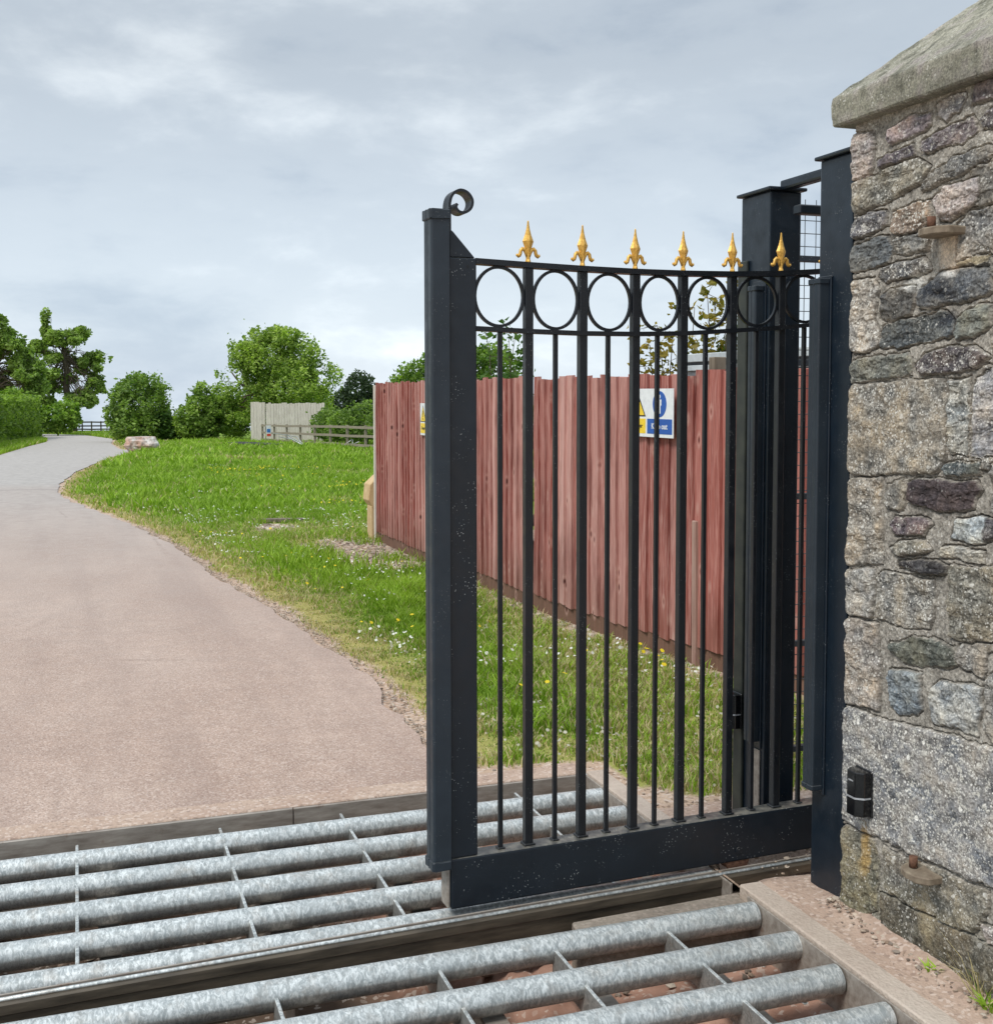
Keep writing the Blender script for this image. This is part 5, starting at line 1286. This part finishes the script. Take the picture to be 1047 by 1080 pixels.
lawn('grass', 'rough grass of the verge around the gravel patch', .5, 4.2, 9.5, 17, 90000, .095, .010, 2)
lawn('grass', 'open green lawn spreading beyond the end of the red fence', -.5, 9.5, 17, 34, 110000, .12, .022, 3)
lawn('grass', 'far green lawn running up to the bushes and rail fence', -.5, 15, 34, 69, 90000, .17, .05, 4)
X = rng.uniform(-5, 0, 40000); Y = rng.uniform(44, 92, 40000); k_ = (X < road_l(Y) - .05) & (X > road_l(Y) - 3); X, Y = X[k_], Y[k_]
V, F, C = blades(X, Y, .14 + .1 * rng.random(len(X)), .05, .4 + .5 * rng.random(len(X)), .06)
tag(link('grass', raw_mesh('grass', V, F, M_BLADE, C)), 'strip of grass between the clipped hedge and the lane', 'grass', None, 'stuff')
X = rng.uniform(-6, 6, 30000); Y = rng.uniform(78, 116, 30000); k_ = (X > road_r(Y) + .05); X, Y = X[k_], Y[k_]
V, F, C = blades(X, Y, .14 + .12 * rng.random(len(X)), .07, .35 + .5 * rng.random(len(X)), .05)
tag(link('grass', raw_mesh('grass', V, F, M_BLADE, C)), 'bank of grass below the dark rail fence at the end of the lane', 'grass', None, 'stuff')
# weeds against the pillar foot and along the kerb
def tuft_at(px, py, n, hh, ww, green, name, label, cat='weed'):
    X = px + .008 * rng.normal(size=n).clip(-1.5, 1.5); Y = py + .010 * rng.normal(size=n).clip(-1.5, 1.5)
    V, F, C = blades(X, Y, hh * (.5 + rng.random(n)), ww, np.full(n, green), .1 if green > .3 else .8, 1.0)
    V[:, 2] += .01
    return tag(link(name, raw_mesh(name, V - np.array([px, py, 0]), F, M_BLADE, C), None, (px, py, 0)), label, cat)
tuft_at(2.05, 2.44, 30, .022, .009, .9, 'weed_tuft', 'small bright green weed growing at the foot of the stone pillar')
tuft_at(2.065, 2.29, 26, .12, .003, .1, 'dry_grass_tuft', 'dry straw coloured grass tuft against the pillar at the lower right corner', 'grass tuft')
tuft_at(2.05, 2.24, 40, .035, .009, .8, 'weed_tuft', 'leafy green weed beside the dry tuft at the lower right corner')
# moss dots along the concrete edge
def discs(X, Y, Zo, r, nrm_j, C0, name, label, cat, k=6):
    n = len(X); Z = hgt(Y) + Zo
    a = rng.normal(size=(n, 3)) * nrm_j + np.array([0, -.35, 1]); a /= np.linalg.norm(a, axis=1)[:, None]
    u = np.cross(a, np.array([1., .3, 0])); u /= np.linalg.norm(u, axis=1)[:, None]; v = np.cross(a, u)
    P0 = np.stack([X, Y, Z], -1); th = np.arange(k) * 2 * PI / k
    V = (P0[:, None] + (u[:, None] * np.cos(th)[None, :, None] + v[:, None] * np.sin(th)[None, :, None]) * (r * (.7 + .6 * rng.random(n)))[:, None, None]).reshape(-1, 3)
    C = np.repeat(np.array(C0) * (1 + .08 * rng.normal(size=n))[:, None], k, 0).clip(0, .95)
    return tag(link(name, raw_mesh(name, V, np.arange(n * k).reshape(n, k), M_BLADE, C)), label, cat, None, 'stuff')
def scatter(n, x0, x1, y0, y1, f):
    X = rng.uniform(x0, x1, n); Y = rng.uniform(y0, y1, n); k = f(X, Y) & (X > road_r(Y) + .15) & ((X < fence_x(Y) - .05) | (Y > 13.2)); return X[k], Y[k]
cl = lambda s, th, fr: (lambda X, Y: (fbm(X * fr, Y * fr, 0 * X, 3, s) > th) & (grass_mask(X, Y) > .5))
X, Y = scatter(1600, 1.3, 3.3, 4.6, 16, cl(81, .12, 1.3)); discs(X, Y, .085, .0085, .4, (.80, .80, .76), 'daisies', 'white daisies scattered through the verge grass', 'flowers')
X, Y = scatter(2200, .8, 6, 14, 34, cl(82, .14, .6)); discs(X, Y, .09, .012, .4, (.75, .76, .66), 'clover_flowers', 'pale clover flowers scattered over the lawn', 'flowers')
X, Y = scatter(200, 1.3, 3.3, 5, 14, cl(83, .10, 1.1)); discs(X, Y, .10, .012, .4, (.85, .66, .03), 'buttercups', 'yellow buttercups in the verge grass', 'flowers')
X, Y = scatter(900, 3.0, 7, 17, 32, cl(84, .12, .5)); discs(X, Y, .13, .016, .4, (.85, .68, .03), 'buttercups', 'yellow buttercups on the lawn beyond the fence end', 'flowers')
X, Y = scatter(1500, 1.7, 3.4, 3.9, 7.5, lambda X, Y: grass_mask(X, Y) > .2); discs(X, Y, .02, .008, .5, (.55, .52, .44), 'fallen_petals', 'pale chips and petals littering the grass behind the gate', 'litter', 5)
# gravel: small stones
def pebbles(X, Y, Zo, r, cols_, name, label):
    n = len(X); t = (1 + 5 ** .5) / 2
    I = np.array([(-1, t, 0), (1, t, 0), (-1, -t, 0), (1, -t, 0), (0, -1, t), (0, 1, t), (0, -1, -t), (0, 1, -t), (t, 0, -1), (t, 0, 1), (-t, 0, -1), (-t, 0, 1)]) / 1.9
    FI = np.array([(0, 11, 5), (0, 5, 1), (0, 1, 7), (0, 7, 10), (0, 10, 11), (1, 5, 9), (5, 11, 4), (11, 10, 2), (10, 7, 6), (7, 1, 8), (3, 9, 4), (3, 4, 2), (3, 2, 6), (3, 6, 8), (3, 8, 9), (4, 9, 5), (2, 4, 11), (6, 2, 10), (8, 6, 7), (9, 8, 1)])
    s = r * (.5 + rng.random((n, 1, 1)) ** 2 * 1.6) * np.stack([.8 + .6 * rng.random(n), .8 + .6 * rng.random(n), .45 + .35 * rng.random(n)], -1)[:, None, :]
    a = rng.random(n) * 2 * PI; V = I[None] * (1 + .25 * rng.normal(size=(n, 12, 1))) * s
    x = V[..., 0] * np.cos(a)[:, None] - V[..., 1] * np.sin(a)[:, None]; y = V[..., 0] * np.sin(a)[:, None] + V[..., 1] * np.cos(a)[:, None]
    Vw = np.stack([x + X[:, None], y + Y[:, None], V[..., 2] + (hgt(Y) + Zo)[:, None]], -1).reshape(-1, 3)
    F = (FI[None] + (np.arange(n) * 12)[:, None, None]).reshape(-1, 3)
    cc = np.array([lin(*c)[:3] for c in cols_])[rng.integers(0, len(cols_), n)] * (1 + .12 * rng.normal(size=(n, 1)))
    return tag(link(name, raw_mesh(name, Vw, F, M_PEB, np.repeat(cc.clip(.02, .9), 12, 0))), label, 'gravel', None, 'stuff')
m = Mat('pebble', .85); m.color(m.attr('col').outputs['Color']); m.bump(m.noise(m.pos, 200, 3), .3, .002); M_PEB = m.m
pal = [(160, 144, 128), (176, 162, 146), (142, 130, 118), (120, 106, 94), (188, 176, 160), (150, 130, 112)]
X = rng.uniform(1.3, 3.2, 26000); Y = rng.uniform(4.5, 16.5, 26000); g = grass_mask(X, Y)
k_ = (g < .45) & (X > road_r(Y) + .6) & (X < fence_x(Y) - .02); X, Y = X[k_], Y[k_]
pebbles(X, Y, .0, .013, pal, 'gravel', 'loose pinkish gravel at the foot of the red fence and the bare patch')
X = rng.uniform(1.25, 1.85, 4000); yy2 = rng.uniform(4.4, 16, 4000); d_ = rng.exponential(.06, 4000) + .02; X = road_r(yy2) - .02 + d_ 
pebbles(X, yy2, .0, .0036, pal, 'grit', 'loose grit along the crumbling edge of the roadway')
X = 2.08 - np.abs(rng.normal(size=500)) * .03; Y = rng.uniform(1.8, 2.9, 500)
X = np.where(Y > 2.86, X - .0, X)
pebbles(X, Y, .020, .0038, pal, 'rubble', 'crumbled mortar and grit along the foot of the stone pillar')
X = rng.uniform(1.96, 3.4, 900); Y = rng.uniform(3.1, 4.3, 900); pebbles(X, Y, .004, .004, pal, 'grit', 'fine grit on the concrete apron around the gate posts')
X = rng.uniform(-1.8, 1.8, 1500); Y = rng.uniform(1.3, 4.2, 1500)
n_ = len(X); Zp = np.interp(X, [-2, .9, 1.15, 1.9], [-.355, -.335, -.165, -.145]); sv = hgt
pb = pebbles(X, Y, 0, .009, pal, 'debris', 'small stones lying on the silt under the cattle grid')
vv = np.empty(n_ * 36, np.float32); pb.data.vertices.foreach_get('co', vv); vv = vv.reshape(-1, 3); vv[:, 2] += np.repeat(Zp, 12); pb.data.vertices.foreach_set('co', vv.ravel())
X = rng.uniform(-2, 1.4, 260); Y = 4.44 + np.abs(rng.normal(size=260)) * .03; kk = fbm(X * 2.5, 0 * X, 0 * X, 3, 90) > .05; X, Y = X[kk], Y[kk]
V, F, C = blades(X, Y, .02 + .02 * rng.random(len(X)), .007, .5 + .3 * rng.random(len(X)), .3); V[:, 2] += .01
tag(link('moss', raw_mesh('moss', V, F, M_BLADE, C)), 'little moss and grass sprigs along the edge of the roadway by the grid', 'moss', None, 'stuff')
